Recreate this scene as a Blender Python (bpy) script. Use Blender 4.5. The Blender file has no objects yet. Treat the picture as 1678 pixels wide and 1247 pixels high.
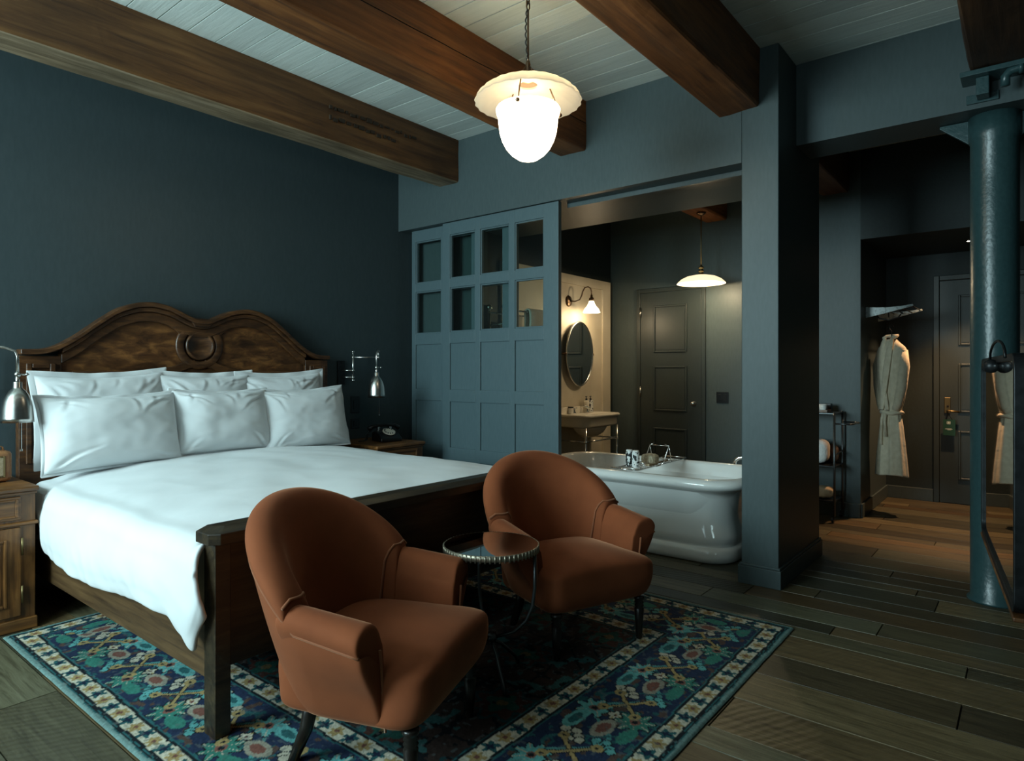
import bpy, bmesh, math, random
import numpy as np
from mathutils import Vector, Matrix, noise
random.seed(7)
PI = math.pi
scene = bpy.context.scene
C = scene.collection

# ------------------------------------------------------------------ camera
F, HY, CX, CY, W = 1063.8, 608.9, 839.0, 623.5, 1678.0
TH = math.atan((1693.2 - 839) / 1063.8)
cam = bpy.data.cameras.new('camera'); co = bpy.data.objects.new('camera', cam); C.objects.link(co)
cam.sensor_width = 36; cam.lens = 36 * F / W; cam.shift_y = -(CY - HY) / W; cam.clip_start = .05
co.location = (0, 0, 1.35); co.rotation_euler = (PI / 2, 0, TH - PI / 2)
scene.camera = co

# ------------------------------------------------------------------ materials
def mat(name, base=(.5, .5, .5), rough=.5, metal=0, **kw):
    m = bpy.data.materials.new(name); m.use_nodes = True
    b = m.node_tree.nodes['Principled BSDF']
    b.inputs['Base Color'].default_value = (*base, 1); b.inputs['Roughness'].default_value = rough
    b.inputs['Metallic'].default_value = metal
    for k, v in kw.items():
        b.inputs[k.replace('_', ' ')].default_value = v
    return m
def N(m, t, **kw):
    n = m.node_tree.nodes.new(t)
    for k, v in kw.items():
        if k in n.inputs: n.inputs[k].default_value = v
        else: setattr(n, k, v)
    return n
def L(m, a, b): m.node_tree.links.new(a, b)
def coords(m, scale=(1, 1, 1), kind='Object'):
    t = N(m, 'ShaderNodeTexCoord'); p = N(m, 'ShaderNodeMapping'); p.inputs['Scale'].default_value = scale
    L(m, t.outputs[kind], p.inputs['Vector']); return p.outputs['Vector']
def ramp(m, fac, stops):
    r = N(m, 'ShaderNodeValToRGB'); e = r.color_ramp.elements
    while len(e) < len(stops): e.new(.5)
    for i, (p, c) in enumerate(stops): e[i].position = p; e[i].color = (*c, 1)
    L(m, fac, r.inputs['Fac']); return r.outputs['Color']
def bump(m, h, strength=.2, dist=.01):
    b = N(m, 'ShaderNodeBump'); b.inputs['Strength'].default_value = strength; b.inputs['Distance'].default_value = dist
    L(m, h, b.inputs['Height']); L(m, b.outputs['Normal'], m.node_tree.nodes['Principled BSDF'].inputs['Normal']); return b
def P(m): return m.node_tree.nodes['Principled BSDF']
def noisy(name, c1, c2, scale, rough=.5, bs=.2, bd=.005, metal=0, detail=6, stretch=(1, 1, 1), lo=.35, hi=.65, **kw):
    m = mat(name, c1, rough, metal, **kw); v = coords(m, stretch)
    n = N(m, 'ShaderNodeTexNoise', Scale=scale, Detail=detail); L(m, v, n.inputs['Vector'])
    L(m, ramp(m, n.outputs['Fac'], [(lo, c1), (hi, c2)]), P(m).inputs['Base Color'])
    if bs: bump(m, n.outputs['Fac'], bs, bd)
    return m
def wood(name, dark, mid, light, axis=0, scale=1.0, rough=.5, bs=.25, blotch=1.0, coat=0.0, along=.9, mott=(.42, 1.25)):
    m = mat(name, mid, rough, Coat_Weight=coat); st = [14., 14., 14.]; st[axis] = along
    v = coords(m, tuple(s * scale for s in st))
    n = N(m, 'ShaderNodeTexNoise', Scale=2.2, Detail=9, Roughness=.62, Distortion=.5); L(m, v, n.inputs['Vector'])
    v2 = coords(m, tuple((3.0 if i != axis else 1.2) * scale for i in range(3)))
    n2 = N(m, 'ShaderNodeTexNoise', Scale=1.3 * blotch, Detail=4); L(m, v2, n2.inputs['Vector'])
    a = ramp(m, n.outputs['Fac'], [(.3, dark), (.5, mid), (.72, light)])
    mx = N(m, 'ShaderNodeMix', data_type='RGBA', blend_type='MULTIPLY'); mx.inputs['Factor'].default_value = .75
    L(m, a, mx.inputs[6]); L(m, ramp(m, n2.outputs['Fac'], [(.3, (mott[0], mott[0] * .95, mott[0] * .9)), (.7, (mott[1], mott[1] * .96, mott[1] * .92))]), mx.inputs[7])
    L(m, mx.outputs[2], P(m).inputs['Base Color']); bump(m, n.outputs['Fac'], bs, .004)
    return m

M = {}
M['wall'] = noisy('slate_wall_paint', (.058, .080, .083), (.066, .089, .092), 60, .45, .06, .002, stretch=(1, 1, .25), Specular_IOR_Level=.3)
M['wall_bed'] = noisy('shaded_slate_wall_paint', (.040, .057, .062), (.046, .064, .069), 60, .45, .06, .002, stretch=(1, 1, .25), Specular_IOR_Level=.3)  # same wall paint, darkened for the dim grazing light on the bed wall
M['wall_dark'] = noisy('darkened_slate_paint', (.024, .034, .035), (.028, .040, .041), 50, .5, .05, .002, Specular_IOR_Level=.3)  # darker slate copy; darkens the unlit bath wall, cuts bounce off unseen walls
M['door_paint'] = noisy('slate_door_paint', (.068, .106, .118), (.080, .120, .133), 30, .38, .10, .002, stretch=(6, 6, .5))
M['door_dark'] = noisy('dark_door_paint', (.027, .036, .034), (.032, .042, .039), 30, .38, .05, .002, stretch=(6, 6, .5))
M['beam_a'] = wood('timber_beam_brown', (.060, .022, .006), (.135, .056, .015), (.22, .105, .034), 0, .8, .62, .6)
M['beam_pale'] = wood('pale_underside_timber', (.11, .075, .042), (.24, .175, .105), (.40, .31, .21), 0, .8, .65, .6)  # paler timber for one beam's underside
M['beam_b'] = wood('timber_beam_orange', (.085, .027, .006), (.20, .070, .014), (.31, .120, .030), 0, .8, .6, .6)
M['beam_c'] = wood('timber_beam_dark', (.035, .014, .006), (.075, .032, .012), (.125, .058, .024), 0, .8, .6, .6)
M['bedwood'] = wood('antique_walnut', (.026, .010, .004), (.075, .031, .011), (.16, .068, .022), 0, 1.2, .42, .12, 2.5, .05, 3.0, (.35, 1.35))
M['bedpanel'] = wood('distressed_walnut_panel', (.030, .011, .004), (.105, .042, .013), (.26, .115, .034), 0, .7, .42, .10, 3.2, .05, 5.0, (.22, 1.5))
M['railwood'] = wood('dark_rail_wood', (.035, .018, .008), (.080, .044, .018), (.13, .075, .032), 1, 1.2, .45, .12, 1.5, .0, .9, (.6, 1.2))
M['footwood'] = wood('dark_bed_end_wood', (.010, .006, .003), (.028, .018, .008), (.060, .040, .018), 0, 1.2, .4, .15, 2, .15)
M['nightwood'] = wood('honey_brown_wood', (.075, .028, .007), (.20, .083, .022), (.31, .140, .042), 0, 1.4, .38, .12, 3, .15)
M['nightwood_v'] = wood('honey_brown_wood_upright', (.075, .028, .007), (.20, .083, .022), (.31, .140, .042), 2, 1.4, .38, .12, 3, .15)
M['cotton'] = noisy('white_cotton', (.70, .725, .735), (.735, .755, .765), 5, .8, .12, .01, Sheen_Weight=.15)
M['sheet'] = noisy('fitted_sheet', (.62, .58, .54), (.68, .63, .59), 8, .85, .2, .01)
M['nickel'] = noisy('brushed_nickel', (.50, .49, .46), (.58, .57, .54), 40, .26, .04, .001, 1, stretch=(1, 1, 8))
M['chrome'] = mat('chrome', (.75, .75, .74), .10, 1)
M['bronze'] = mat('aged_bronze', (.19, .12, .075), .35, 1)
M['champagne'] = mat('dull_champagne_metal', (.34, .30, .23), .42, .9)
M['brass'] = mat('aged_brass', (.24, .18, .085), .42, 1)
M['blackmetal'] = noisy('black_metal', (.010, .011, .012), (.022, .024, .026), 30, .4, .1, .002, .6)
M['greymetal'] = mat('dark_grey_metal', (.10, .11, .115), .35, .9)
M['blackplastic'] = mat('black_plastic', (.006, .006, .006), .3)
M['porcelain'] = mat('white_porcelain', (.88, .88, .85), .07, Coat_Weight=.5)
M['cream'] = mat('cream_ceramic', (.78, .73, .62), .15)
M['glass'] = mat('clear_glass', (1, 1, 1), .02)
def thin_glass(m, gloss=.12):
    nt = m.node_tree; out = nt.nodes['Material Output']
    t = N(m, 'ShaderNodeBsdfTransparent'); g = N(m, 'ShaderNodeBsdfGlossy', Roughness=.02); mx = N(m, 'ShaderNodeMixShader')
    fc = N(m, 'ShaderNodeLayerWeight', Blend=.5); pw = N(m, 'ShaderNodeMath', operation='POWER'); pw.inputs[1].default_value = 4; lw = N(m, 'ShaderNodeMath', operation='MULTIPLY_ADD'); lw.inputs[1].default_value = .5; lw.inputs[2].default_value = .03
    L(m, fc.outputs['Facing'], pw.inputs[0]); L(m, pw.outputs[0], lw.inputs[0])
    t.inputs[0].default_value = (.86, .92, .91, 1)
    L(m, lw.outputs[0], mx.inputs[0]); L(m, t.outputs[0], mx.inputs[1]); L(m, g.outputs[0], mx.inputs[2]); L(m, mx.outputs[0], out.inputs['Surface'])
thin_glass(M['glass'])
M['mirror'] = mat('mirror_silver', (.72, .74, .73), .02, 1)
M['darkmirror'] = mat('aged_mirror', (.80, .82, .80), .02, 1)
M['velvet'] = noisy('rust_velvet', (.205, .048, .011), (.250, .062, .016), 7, .9, .12, .01, lo=.3, hi=.7, Sheen_Weight=.45, Sheen_Roughness=.28)
P(M['velvet']).inputs['Sheen Tint'].default_value = (1, .50, .28, 1)
M['piping'] = mat('rust_piping', (.24, .070, .022), .8, Sheen_Weight=.4)
P(M['piping']).inputs['Sheen Tint'].default_value = (1, .7, .5, 1)
M['legblack'] = mat('ebonised_leg', (.012, .009, .007), .28)
M['terry'] = noisy('cream_robe_cloth', (.62, .54, .39), (.72, .64, .48), 25, .9, .4, .01, Sheen_Weight=.3)
M['towel'] = noisy('white_towel', (.74, .73, .70), (.82, .81, .78), 60, .95, .5, .01)
M['creamtowel'] = noisy('cream_towel', (.66, .58, .46), (.74, .66, .53), 60, .95, .4, .01)
M['leather'] = noisy('tan_leather', (.26, .115, .045), (.33, .15, .06), 60, .45, .1, .002)
M['grille'] = noisy('radio_grille_cloth', (.30, .23, .14), (.42, .33, .21), 140, .8, .2, .002)
M['green_card'] = mat('green_card', (.006, .055, .035), .6)
M['white_print'] = mat('pale_print', (.62, .72, .68), .6)
M['paper'] = noisy('kraft_paper', (.42, .31, .19), (.52, .40, .26), 20, .8, .4, .01)
M['basket'] = noisy('brown_leather_roll', (.05, .022, .011), (.15, .072, .038), 18, .5, .3, .01)
M['sponge'] = noisy('natural_sponge', (.52, .44, .30), (.66, .58, .42), 60, .95, 1, .02)
M['pebble'] = noisy('black_white_print', (.01, .012, .012), (.80, .82, .80), 55, .35, 0, 0, detail=1, lo=.53, hi=.56)
M['pebble2'] = noisy('white_black_print', (.80, .82, .80), (.01, .012, .012), 48, .35, 0, 0, detail=1, lo=.53, hi=.56)
M['specked'] = noisy('speckled_enamel', (.42, .50, .50), (.12, .15, .15), 40, .35, .1, .002, detail=3, lo=.5, hi=.72)
M['marble'] = noisy('cream_marble', (.60, .53, .40), (.70, .63, .50), 3.0, .5, 0, 0, detail=9)
M['iron'] = noisy('teal_painted_iron', (.026, .060, .064), (.032, .070, .074), 45, .31, .35, .004, detail=2)
M['mortar'] = mat('plank_gap', (.006, .005, .004), .9)
def emit(name, col, strength):
    m = bpy.data.materials.new(name); m.use_nodes = True; nt = m.node_tree; nt.nodes.remove(nt.nodes['Principled BSDF'])
    e = N(m, 'ShaderNodeEmission', Strength=strength); e.inputs['Color'].default_value = (*col, 1)
    L(m, e.outputs[0], nt.nodes['Material Output'].inputs['Surface']); return m
def glow(name, col, strength, base=(.8, .8, .76)):
    m = mat(name, base, .25); b = P(m); b.inputs['Emission Color'].default_value = (*col, 1); b.inputs['Emission Strength'].default_value = strength
    return m
M['bowl_glow'] = glow('lit_opal_glass', (1, .80, .54), 6.0)
M['dish_glass'] = glow('milk_glass_dish', (1, .88, .68), .28, (.22, .21, .185))
def translucent(m, col, fac):
    nt = m.node_tree; t = N(m, 'ShaderNodeBsdfTranslucent'); t.inputs[0].default_value = (*col, 1); mx = N(m, 'ShaderNodeMixShader'); mx.inputs[0].default_value = fac
    L(m, P(m).outputs[0], mx.inputs[1]); L(m, t.outputs[0], mx.inputs[2]); L(m, mx.outputs[0], nt.nodes['Material Output'].inputs['Surface'])
translucent(M['dish_glass'], (.9, .86, .74), .55)
M['bath_bulb'] = emit('lit_bulb', (1, .78, .48), 60)
M['bath_shade'] = glow('lit_cream_shade', (1, .80, .50), 1.1, (.8, .74, .6))
M['sconce_shade'] = glow('lit_opal_shade', (1, .85, .60), 2.2)
M['spot_disc'] = emit('lit_downlight', (1, .85, .62), 25)

def plank_mat(name, stops, axis=1, rough=.45, bs=.35, tint=.5, saw=0.0):
    """planks: per-plank colour attribute 'tone' drives hue, stretched noise makes grain"""
    m = mat(name, (.1, .08, .05), rough)
    a = N(m, 'ShaderNodeAttribute', attribute_name='tone')
    st = [26., 26., 26.]; st[axis] = 1.6
    tc = N(m, 'ShaderNodeTexCoord'); add = N(m, 'ShaderNodeVectorMath', operation='ADD'); sc = N(m, 'ShaderNodeVectorMath', operation='SCALE'); sc.inputs['Scale'].default_value = 17
    L(m, a.outputs['Color'], sc.inputs[0]); L(m, tc.outputs['Object'], add.inputs[0]); L(m, sc.outputs[0], add.inputs[1])
    mp = N(m, 'ShaderNodeMapping'); mp.inputs['Scale'].default_value = st; L(m, add.outputs[0], mp.inputs['Vector'])
    n = N(m, 'ShaderNodeTexNoise', Scale=1.7 if saw else 1.4, Detail=12, Roughness=.74 if saw else .65, Distortion=.9 if saw else .6); L(m, mp.outputs[0], n.inputs['Vector'])
    g = ramp(m, n.outputs['Fac'], stops)
    sep = N(m, 'ShaderNodeSeparateColor'); L(m, a.outputs['Color'], sep.inputs[0])
    tn = ramp(m, sep.outputs[0], [(0, (1 - tint, 1 - tint, 1 - tint)), (.5, (1, 1, 1)), (1, (1 + tint, 1 + tint * .92, 1 + tint * .85))])
    mx = N(m, 'ShaderNodeMix', data_type='RGBA', blend_type='MULTIPLY'); mx.inputs['Factor'].default_value = 1
    L(m, g, mx.inputs[6]); L(m, tn, mx.inputs[7])
    if saw:
        hu = ramp(m, sep.outputs[2], [(0, (1.15, .88, .66)), (.22, (1.02, .97, .86)), (.7, (.96, 1.0, .94)), (1, (.84, .98, 1.02))])
        m2 = N(m, 'ShaderNodeMix', data_type='RGBA', blend_type='MULTIPLY'); m2.inputs['Factor'].default_value = 1
        L(m, mx.outputs[2], m2.inputs[6]); L(m, hu, m2.inputs[7]); L(m, m2.outputs[2], P(m).inputs['Base Color'])
    else: L(m, mx.outputs[2], P(m).inputs['Base Color'])
    h = n.outputs['Fac']
    if saw:
        mp2 = N(m, 'ShaderNodeMapping'); mp2.inputs['Rotation'].default_value = (0, 0, .5); L(m, add.outputs[0], mp2.inputs['Vector'])
        w = N(m, 'ShaderNodeTexWave', Scale=9, Distortion=3, Detail=2); w.bands_direction = 'Y'; L(m, mp2.outputs[0], w.inputs['Vector'])
        gt = N(m, 'ShaderNodeMath', operation='GREATER_THAN'); gt.inputs[1].default_value = .68; L(m, sep.outputs[1], gt.inputs[0])
        ml = N(m, 'ShaderNodeMath', operation='MULTIPLY'); L(m, gt.outputs[0], ml.inputs[0]); L(m, w.outputs['Fac'], ml.inputs[1])
        ad = N(m, 'ShaderNodeMath', operation='MULTIPLY_ADD'); ad.inputs[1].default_value = saw; L(m, ml.outputs[0], ad.inputs[0]); L(m, n.outputs['Fac'], ad.inputs[2]); h = ad.outputs[0]
    bump(m, h, bs, .004)
    return m
M['floor'] = plank_mat('reclaimed_oak_planks', [(.22, (.013, .010, .006)), (.40, (.060, .049, .028)), (.52, (.104, .086, .050)), (.64, (.140, .118, .072)), (.82, (.235, .205, .135))], 1, .42, .5, .55, .6)
M['ceiling'] = plank_mat('painted_ceiling_boards', [(.25, (.64, .71, .67)), (.5, (.73, .80, .76)), (.8, (.80, .86, .82))], 1, .6, .55, .10)

# ------------------------------------------------------------------ geometry helpers
def link(o, parent=None):
    C.objects.link(o)
    if parent: o.parent = parent
    return o
def obj(name, bm, m, parent=None, smooth=False, bevel=0, subsurf=0, loc=None, rot=None, seg=2, auto=False, solid=0):
    me = bpy.data.meshes.new(name)
    bmesh.ops.recalc_face_normals(bm, faces=bm.faces[:]); bm.to_mesh(me); bm.free()
    o = bpy.data.objects.new(name, me); me.materials.append(M[m] if isinstance(m, str) else m); link(o, parent)
    if smooth: me.polygons.foreach_set('use_smooth', [True] * len(me.polygons))
    if solid:
        s = o.modifiers.new('solid', 'SOLIDIFY'); s.thickness = solid; s.offset = -1
    if bevel:
        b = o.modifiers.new('bevel', 'BEVEL'); b.width = bevel; b.segments = seg; b.limit_method = 'ANGLE'; b.angle_limit = .6
        me.polygons.foreach_set('use_smooth', [True] * len(me.polygons)); b.harden_normals = True
    if subsurf:
        s = o.modifiers.new('sub', 'SUBSURF'); s.levels = s.render_levels = subsurf
    if loc: o.location = loc
    if rot: o.rotation_euler = rot
    return o
def thing(name, label, cat, loc=(0, 0, 0), rotz=0, group=None):
    o = bpy.data.objects.new(name, None); o.empty_display_size = .1; C.objects.link(o)
    o.location = loc; o.rotation_euler = (0, 0, rotz); return tag(o, label, cat, group)
def tag(o, label, cat, group=None):
    o['label'] = label; o['category'] = cat
    if group: o['group'] = group
    return o
def struct(name, bm, m, label=None, bevel=0, parent=None):
    o = obj(name, bm, m, parent, bevel=bevel); o['kind'] = 'structure'
    if label: o['label'] = label
    return o
def B(): return bmesh.new()
def box(bm, x0, x1, y0, y1, z0, z1, mt=None):
    v = [bm.verts.new((x, y, z)) for x in (x0, x1) for y in (y0, y1) for z in (z0, z1)]
    if mt is not None:
        for p in v: p.co = mt @ p.co
    for f in ((0, 1, 3, 2), (4, 6, 7, 5), (0, 4, 5, 1), (2, 3, 7, 6), (0, 2, 6, 4), (1, 5, 7, 3)): bm.faces.new([v[i] for i in f])
    return bm
def bx(*a): return box(bmesh.new(), *a)
def tube(bm, pts, r, n=10, closed=False):
    pts = [Vector(p) for p in pts]; k = len(pts); rad = r if isinstance(r, (list, tuple)) else [r] * k
    rings = []; prev = None
    for i, p in enumerate(pts):
        if closed: t = pts[(i + 1) % k] - pts[i - 1]
        else: t = pts[min(i + 1, k - 1)] - pts[max(i - 1, 0)]
        t.normalize()
        if prev is None:
            a = Vector((0, 0, 1)) if abs(t.z) < .9 else Vector((1, 0, 0)); u = t.cross(a).normalized()
        else: u = (prev - t * prev.dot(t)).normalized()
        prev = u; w = t.cross(u)
        rings.append([bm.verts.new(p + (u * math.cos(2 * PI * j / n) + w * math.sin(2 * PI * j / n)) * rad[i]) for j in range(n)])
    for i in range(k if closed else k - 1):
        a, b = rings[i], rings[(i + 1) % k]
        for j in range(n): bm.faces.new((a[j], a[(j + 1) % n], b[(j + 1) % n], b[j]))
    if not closed: bm.faces.new(rings[0][::-1]); bm.faces.new(rings[-1])
    return bm
def lathe(bm, prof, n=24, c=(0, 0, 0), mt=None, wav=0, wn=0):
    rings = []; c = Vector(c)
    for r, z in prof:
        if r < 1e-5:
            p = Vector((0, 0, z)); p = (mt @ p if mt else p) + c; rings.append([bm.verts.new(p)]); continue
        ring = []
        for j in range(n):
            a = 2 * PI * j / n; rr = r * (1 + wav * math.cos(wn * a)); p = Vector((rr * math.cos(a), rr * math.sin(a), z))
            ring.append(bm.verts.new((mt @ p if mt else p) + c))
        rings.append(ring)
    for a, b in zip(rings, rings[1:]):
        for j in range(n):
            k = (j + 1) % n
            if len(a) == 1 and len(b) == 1: break
            if len(a) == 1: bm.faces.new((a[0], b[j], b[k]))
            elif len(b) == 1: bm.faces.new((a[j], a[k], b[0]))
            else: bm.faces.new((a[j], a[k], b[k], b[j]))
    for ring in (rings[0], rings[-1]):
        if len(ring) > 2: bm.faces.new(ring)
    return bm
def lathe_open(bm, prof, n=32, c=(0, 0, 0), wav=0, wn=0, mt=None):
    lathe(bm, prof, n, c, mt, wav, wn)
    for f in [f for f in bm.faces if len(f.verts) == n and n > 4]: bm.faces.remove(f)
    return bm
def prism(bm, poly, axis, a, b):
    def mk(p, t): return {'x': (t, p[0], p[1]), 'y': (p[0], t, p[1]), 'z': (p[0], p[1], t)}[axis]
    A = [bm.verts.new(mk(p, a)) for p in poly]; D = [bm.verts.new(mk(p, b)) for p in poly]
    n = len(poly); bm.faces.new(A[::-1]); bm.faces.new(D)
    for i in range(n): bm.faces.new((A[i], A[(i + 1) % n], D[(i + 1) % n], D[i]))
    return bm
def rbox(bm, c, s, n=8, e=8, fn=None):
    """rounded box: a subdivided cube pulled onto a superquadric"""
    vs = {}
    def V(i, j, k):
        if (i, j, k) not in vs:
            p = Vector((2 * i / n - 1, 2 * j / n - 1, 2 * k / n - 1))
            q = sum(abs(t) ** e for t in p) ** (1 / e); p = p / q
            p = Vector((p.x * s[0] / 2, p.y * s[1] / 2, p.z * s[2] / 2))
            if fn: p = fn(p)
            vs[(i, j, k)] = bm.verts.new(p + Vector(c))
        return vs[(i, j, k)]
    for i in range(n):
        for j in range(n):
            for lo in (0, n):
                for f in (((i, j, lo), (i + 1, j, lo), (i + 1, j + 1, lo), (i, j + 1, lo)), ((i, lo, j), (i + 1, lo, j), (i + 1, lo, j + 1), (i, lo, j + 1)), ((lo, i, j), (lo, i + 1, j), (lo, i + 1, j + 1), (lo, i, j + 1))):
                    bm.faces.new([V(*q) for q in f])
    return bm
def grid(bm, nu, nv, fn, wrap=False):
    g = [[bm.verts.new(fn(i / nu, j / nv)) for j in range(nv + (0 if wrap else 1))] for i in range(nu + 1)]
    m = nv if not wrap else nv
    for i in range(nu):
        for j in range(m):
            k = (j + 1) % nv if wrap else j + 1
            bm.faces.new((g[i][j], g[i + 1][j], g[i + 1][k], g[i][k]))
    return g
def arc(c, r, a0, a1, n, plane='xz', y=0):
    out = []
    for i in range(n + 1):
        a = math.radians(a0 + (a1 - a0) * i / n); u, v = c[0] + r * math.cos(a), c[1] + r * math.sin(a)
        out.append({'xz': (u, y, v), 'yz': (y, u, v), 'xy': (u, v, y)}[plane])
    return out
def Rz(a): return Matrix.Rotation(a, 4, 'Z')
def T(*v): return Matrix.Translation(v)

DX, HWY, CZ = 4.17, 4.743, 3.39     # opening wall, headboard wall, ceiling
# ------------------------------------------------------------------ floor and ceiling boards
def planks(name, x0, x1, y0, y1, z, up, widths, lens, m, gap, seed, label):
    rng = random.Random(seed); bm = bmesh.new(); lay = bm.loops.layers.float_color.new('tone')
    x = x0; s = 1 if up else -1
    while x < x1 - .01:
        w = min(rng.choice(widths), x1 - x); y = y0 - rng.random() * 1.5
        while y < y1:
            l = rng.uniform(*lens); ya, yb = max(y, y0), min(y + l, y1)
            if yb > ya + .01:
                col = (rng.random(), rng.random(), rng.random(), 1); b = .0025 if up else .0008; dz = rng.uniform(-.0008, .0)
                xa, xb = x + gap, x + w - gap
                q = [bm.verts.new(p) for p in ((xa, ya + gap, z - s * .012), (xb, ya + gap, z - s * .012), (xb, yb - gap, z - s * .012), (xa, yb - gap, z - s * .012))]
                t = [bm.verts.new(p) for p in ((xa + b, ya + gap + b, z + s * dz), (xb - b, ya + gap + b, z + s * dz), (xb - b, yb - gap - b, z + s * dz), (xa + b, yb - gap - b, z + s * dz))]
                fs = [bm.faces.new(t)] + [bm.faces.new((q[i], q[(i + 1) % 4], t[(i + 1) % 4], t[i])) for i in range(4)]
                for f in fs:
                    for lp in f.loops: lp[lay] = col
            y += l
        x += w
    # the bed the boards lie on
    for f in (((x0, y0), (x1, y0), (x1, y1), (x0, y1)),):
        fc = bm.faces.new([bm.verts.new((p[0], p[1], z - s * .010)) for p in f]); fc.material_index = 1
        fb = bm.faces.new([bm.verts.new((p[0], p[1], z - s * .10)) for p in f]); fb.material_index = 1
    me = bpy.data.meshes.new(name); bmesh.ops.recalc_face_normals(bm, faces=bm.faces[:]); bm.to_mesh(me); bm.free()
    o = bpy.data.objects.new(name, me); me.materials.append(M[m]); me.materials.append(M['mortar']); C.objects.link(o)
    o['kind'] = 'structure'; o['label'] = label; return o
XW = -2.1
planks('floor', XW, 8.15, -3.1, 4.95, 0, True, (.14, .17, .2, .24, .28), (.9, 2.6), 'floor', .0009, 3, 'dark weathered wide plank wooden floor')
planks('ceiling', XW, 8.15, -3.1, 4.95, CZ, False, (.165, .17, .175), (12, 14), 'ceiling', .0030, 5, 'pale painted board ceiling between the timber beams')

# ------------------------------------------------------------------ walls
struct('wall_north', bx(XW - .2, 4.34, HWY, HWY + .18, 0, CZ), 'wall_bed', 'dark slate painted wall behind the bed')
b = bx(DX, 5.1, 1.46, HWY, 2.69, CZ); struct('wall_east', b, 'wall', 'slate painted wall above the sliding doors and bath opening')
struct('trim_1', bx(4.315, 4.345, 1.462, 2.9, 2.655, 2.689), 'wall', 'painted door track under the top of the bath opening')
b = bx(DX, 5.15, 1.23, 1.46, 0, CZ); struct('wall_pier', b, 'wall', 'square slate painted pier between the bathtub and the hallway', .006)
b = bx(DX - .018, 5.168, 1.212, 1.478, 0, .115); box(b, DX - .011, 5.161, 1.219, 1.471, .115, .13); struct('baseboard_pier', b, 'wall', 'stepped base moulding around the foot of the pier', .004)
struct('wall_header', bx(4.555, 4.9, -3.1, 1.23, 2.853, CZ), 'wall', 'slate painted downstand above the hallway entrance')
struct('wall_hall', bx(6.67, 8.1, 1.24, 2.0, 0, CZ), 'wall', 'slate painted wall behind the bar cart in the hallway')
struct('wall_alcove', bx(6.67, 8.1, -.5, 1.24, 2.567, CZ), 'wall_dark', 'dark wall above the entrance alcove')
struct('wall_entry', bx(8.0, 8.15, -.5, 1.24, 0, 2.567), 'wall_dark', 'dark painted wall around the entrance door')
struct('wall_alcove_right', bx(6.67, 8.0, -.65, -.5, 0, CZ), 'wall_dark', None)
struct('wall_hall_right', bx(6.67, 6.85, -3.1, -.65, 0, CZ), 'wall_dark', None)  # out of view; dark paint chosen to cut bounced light
struct('wall_south', bx(XW - .2, 6.67, -3.25, -3.1, 0, CZ), 'wall_dark', None)  # unseen wall behind the camera, painted dark to reduce bounce
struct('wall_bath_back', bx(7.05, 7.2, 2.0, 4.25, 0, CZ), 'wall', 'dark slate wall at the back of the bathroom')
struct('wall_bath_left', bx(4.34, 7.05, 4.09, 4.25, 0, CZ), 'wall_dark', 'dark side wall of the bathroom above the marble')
struct('wall_bath_return', bx(4.36, 4.5, 3.9, 4.09, 0, CZ), 'wall', None)
struct('wall_behind_doors', bx(4.342, 4.5, 4.25, HWY + .1, 0, CZ), 'wall', None)
struct('baseboard_alcove', bx(7.978, 8.0, .81, 1.238, 0, .13), 'wall', 'dark baseboard beside the entrance door', .004)
struct('baseboard_hall', bx(6.652, 6.67, 1.24, 2.0, 0, .13), 'wall', 'slate baseboard behind the bar cart', .004)
struct('baseboard_alcove_left', bx(6.67, 7.978, 1.222, 1.24, 0, .13), 'wall', None, .004)
struct('baseboard_bath', bx(7.032, 7.05, 2.0, 2.84, 0, .13), 'wall', None, .004)
# marble slab, with a raised margin, on the side wall
b = bx(4.9, 6.80, 4.062, 4.09, 0, 2.335); box(b, 6.79, 6.97, 4.045, 4.09, 0, 2.44); box(b, 4.9, 6.79, 4.045, 4.09, 2.335, 2.44)
struct('wall_marble', b, 'marble', 'cream marble panel behind the washbasin', .003)

# window wall: two tall openings, daylight comes through them
WIN = [(.25, 1.35), (2.2, 4.5)]; WZ = (1.25, 3.32)
b = bx(XW - .2, XW, -3.1, WIN[0][0], 0, CZ); box(b, XW - .2, XW, WIN[0][1], WIN[1][0], 0, CZ); box(b, XW - .2, XW, WIN[1][1], HWY, 0, CZ)
for y0, y1 in WIN: box(b, XW - .2, XW, y0, y1, 0, WZ[0]); box(b, XW - .2, XW, y0, y1, WZ[1], CZ)
struct('wall_west', b, 'wall', None)
for i, (y0, y1) in enumerate(WIN):
    b = B()
    for y in (y0, (y0 + y1) / 2 - .02, y1 - .04): box(b, XW - .14, XW - .09, y, y + .04, *WZ)
    for z in (WZ[0], (WZ[0] + WZ[1]) / 2, WZ[1] - .04): box(b, XW - .135, XW - .095, y0, y1, z, z + .04)
    struct('window_%d' % (i + 1), b, 'blackmetal', None)

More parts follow.
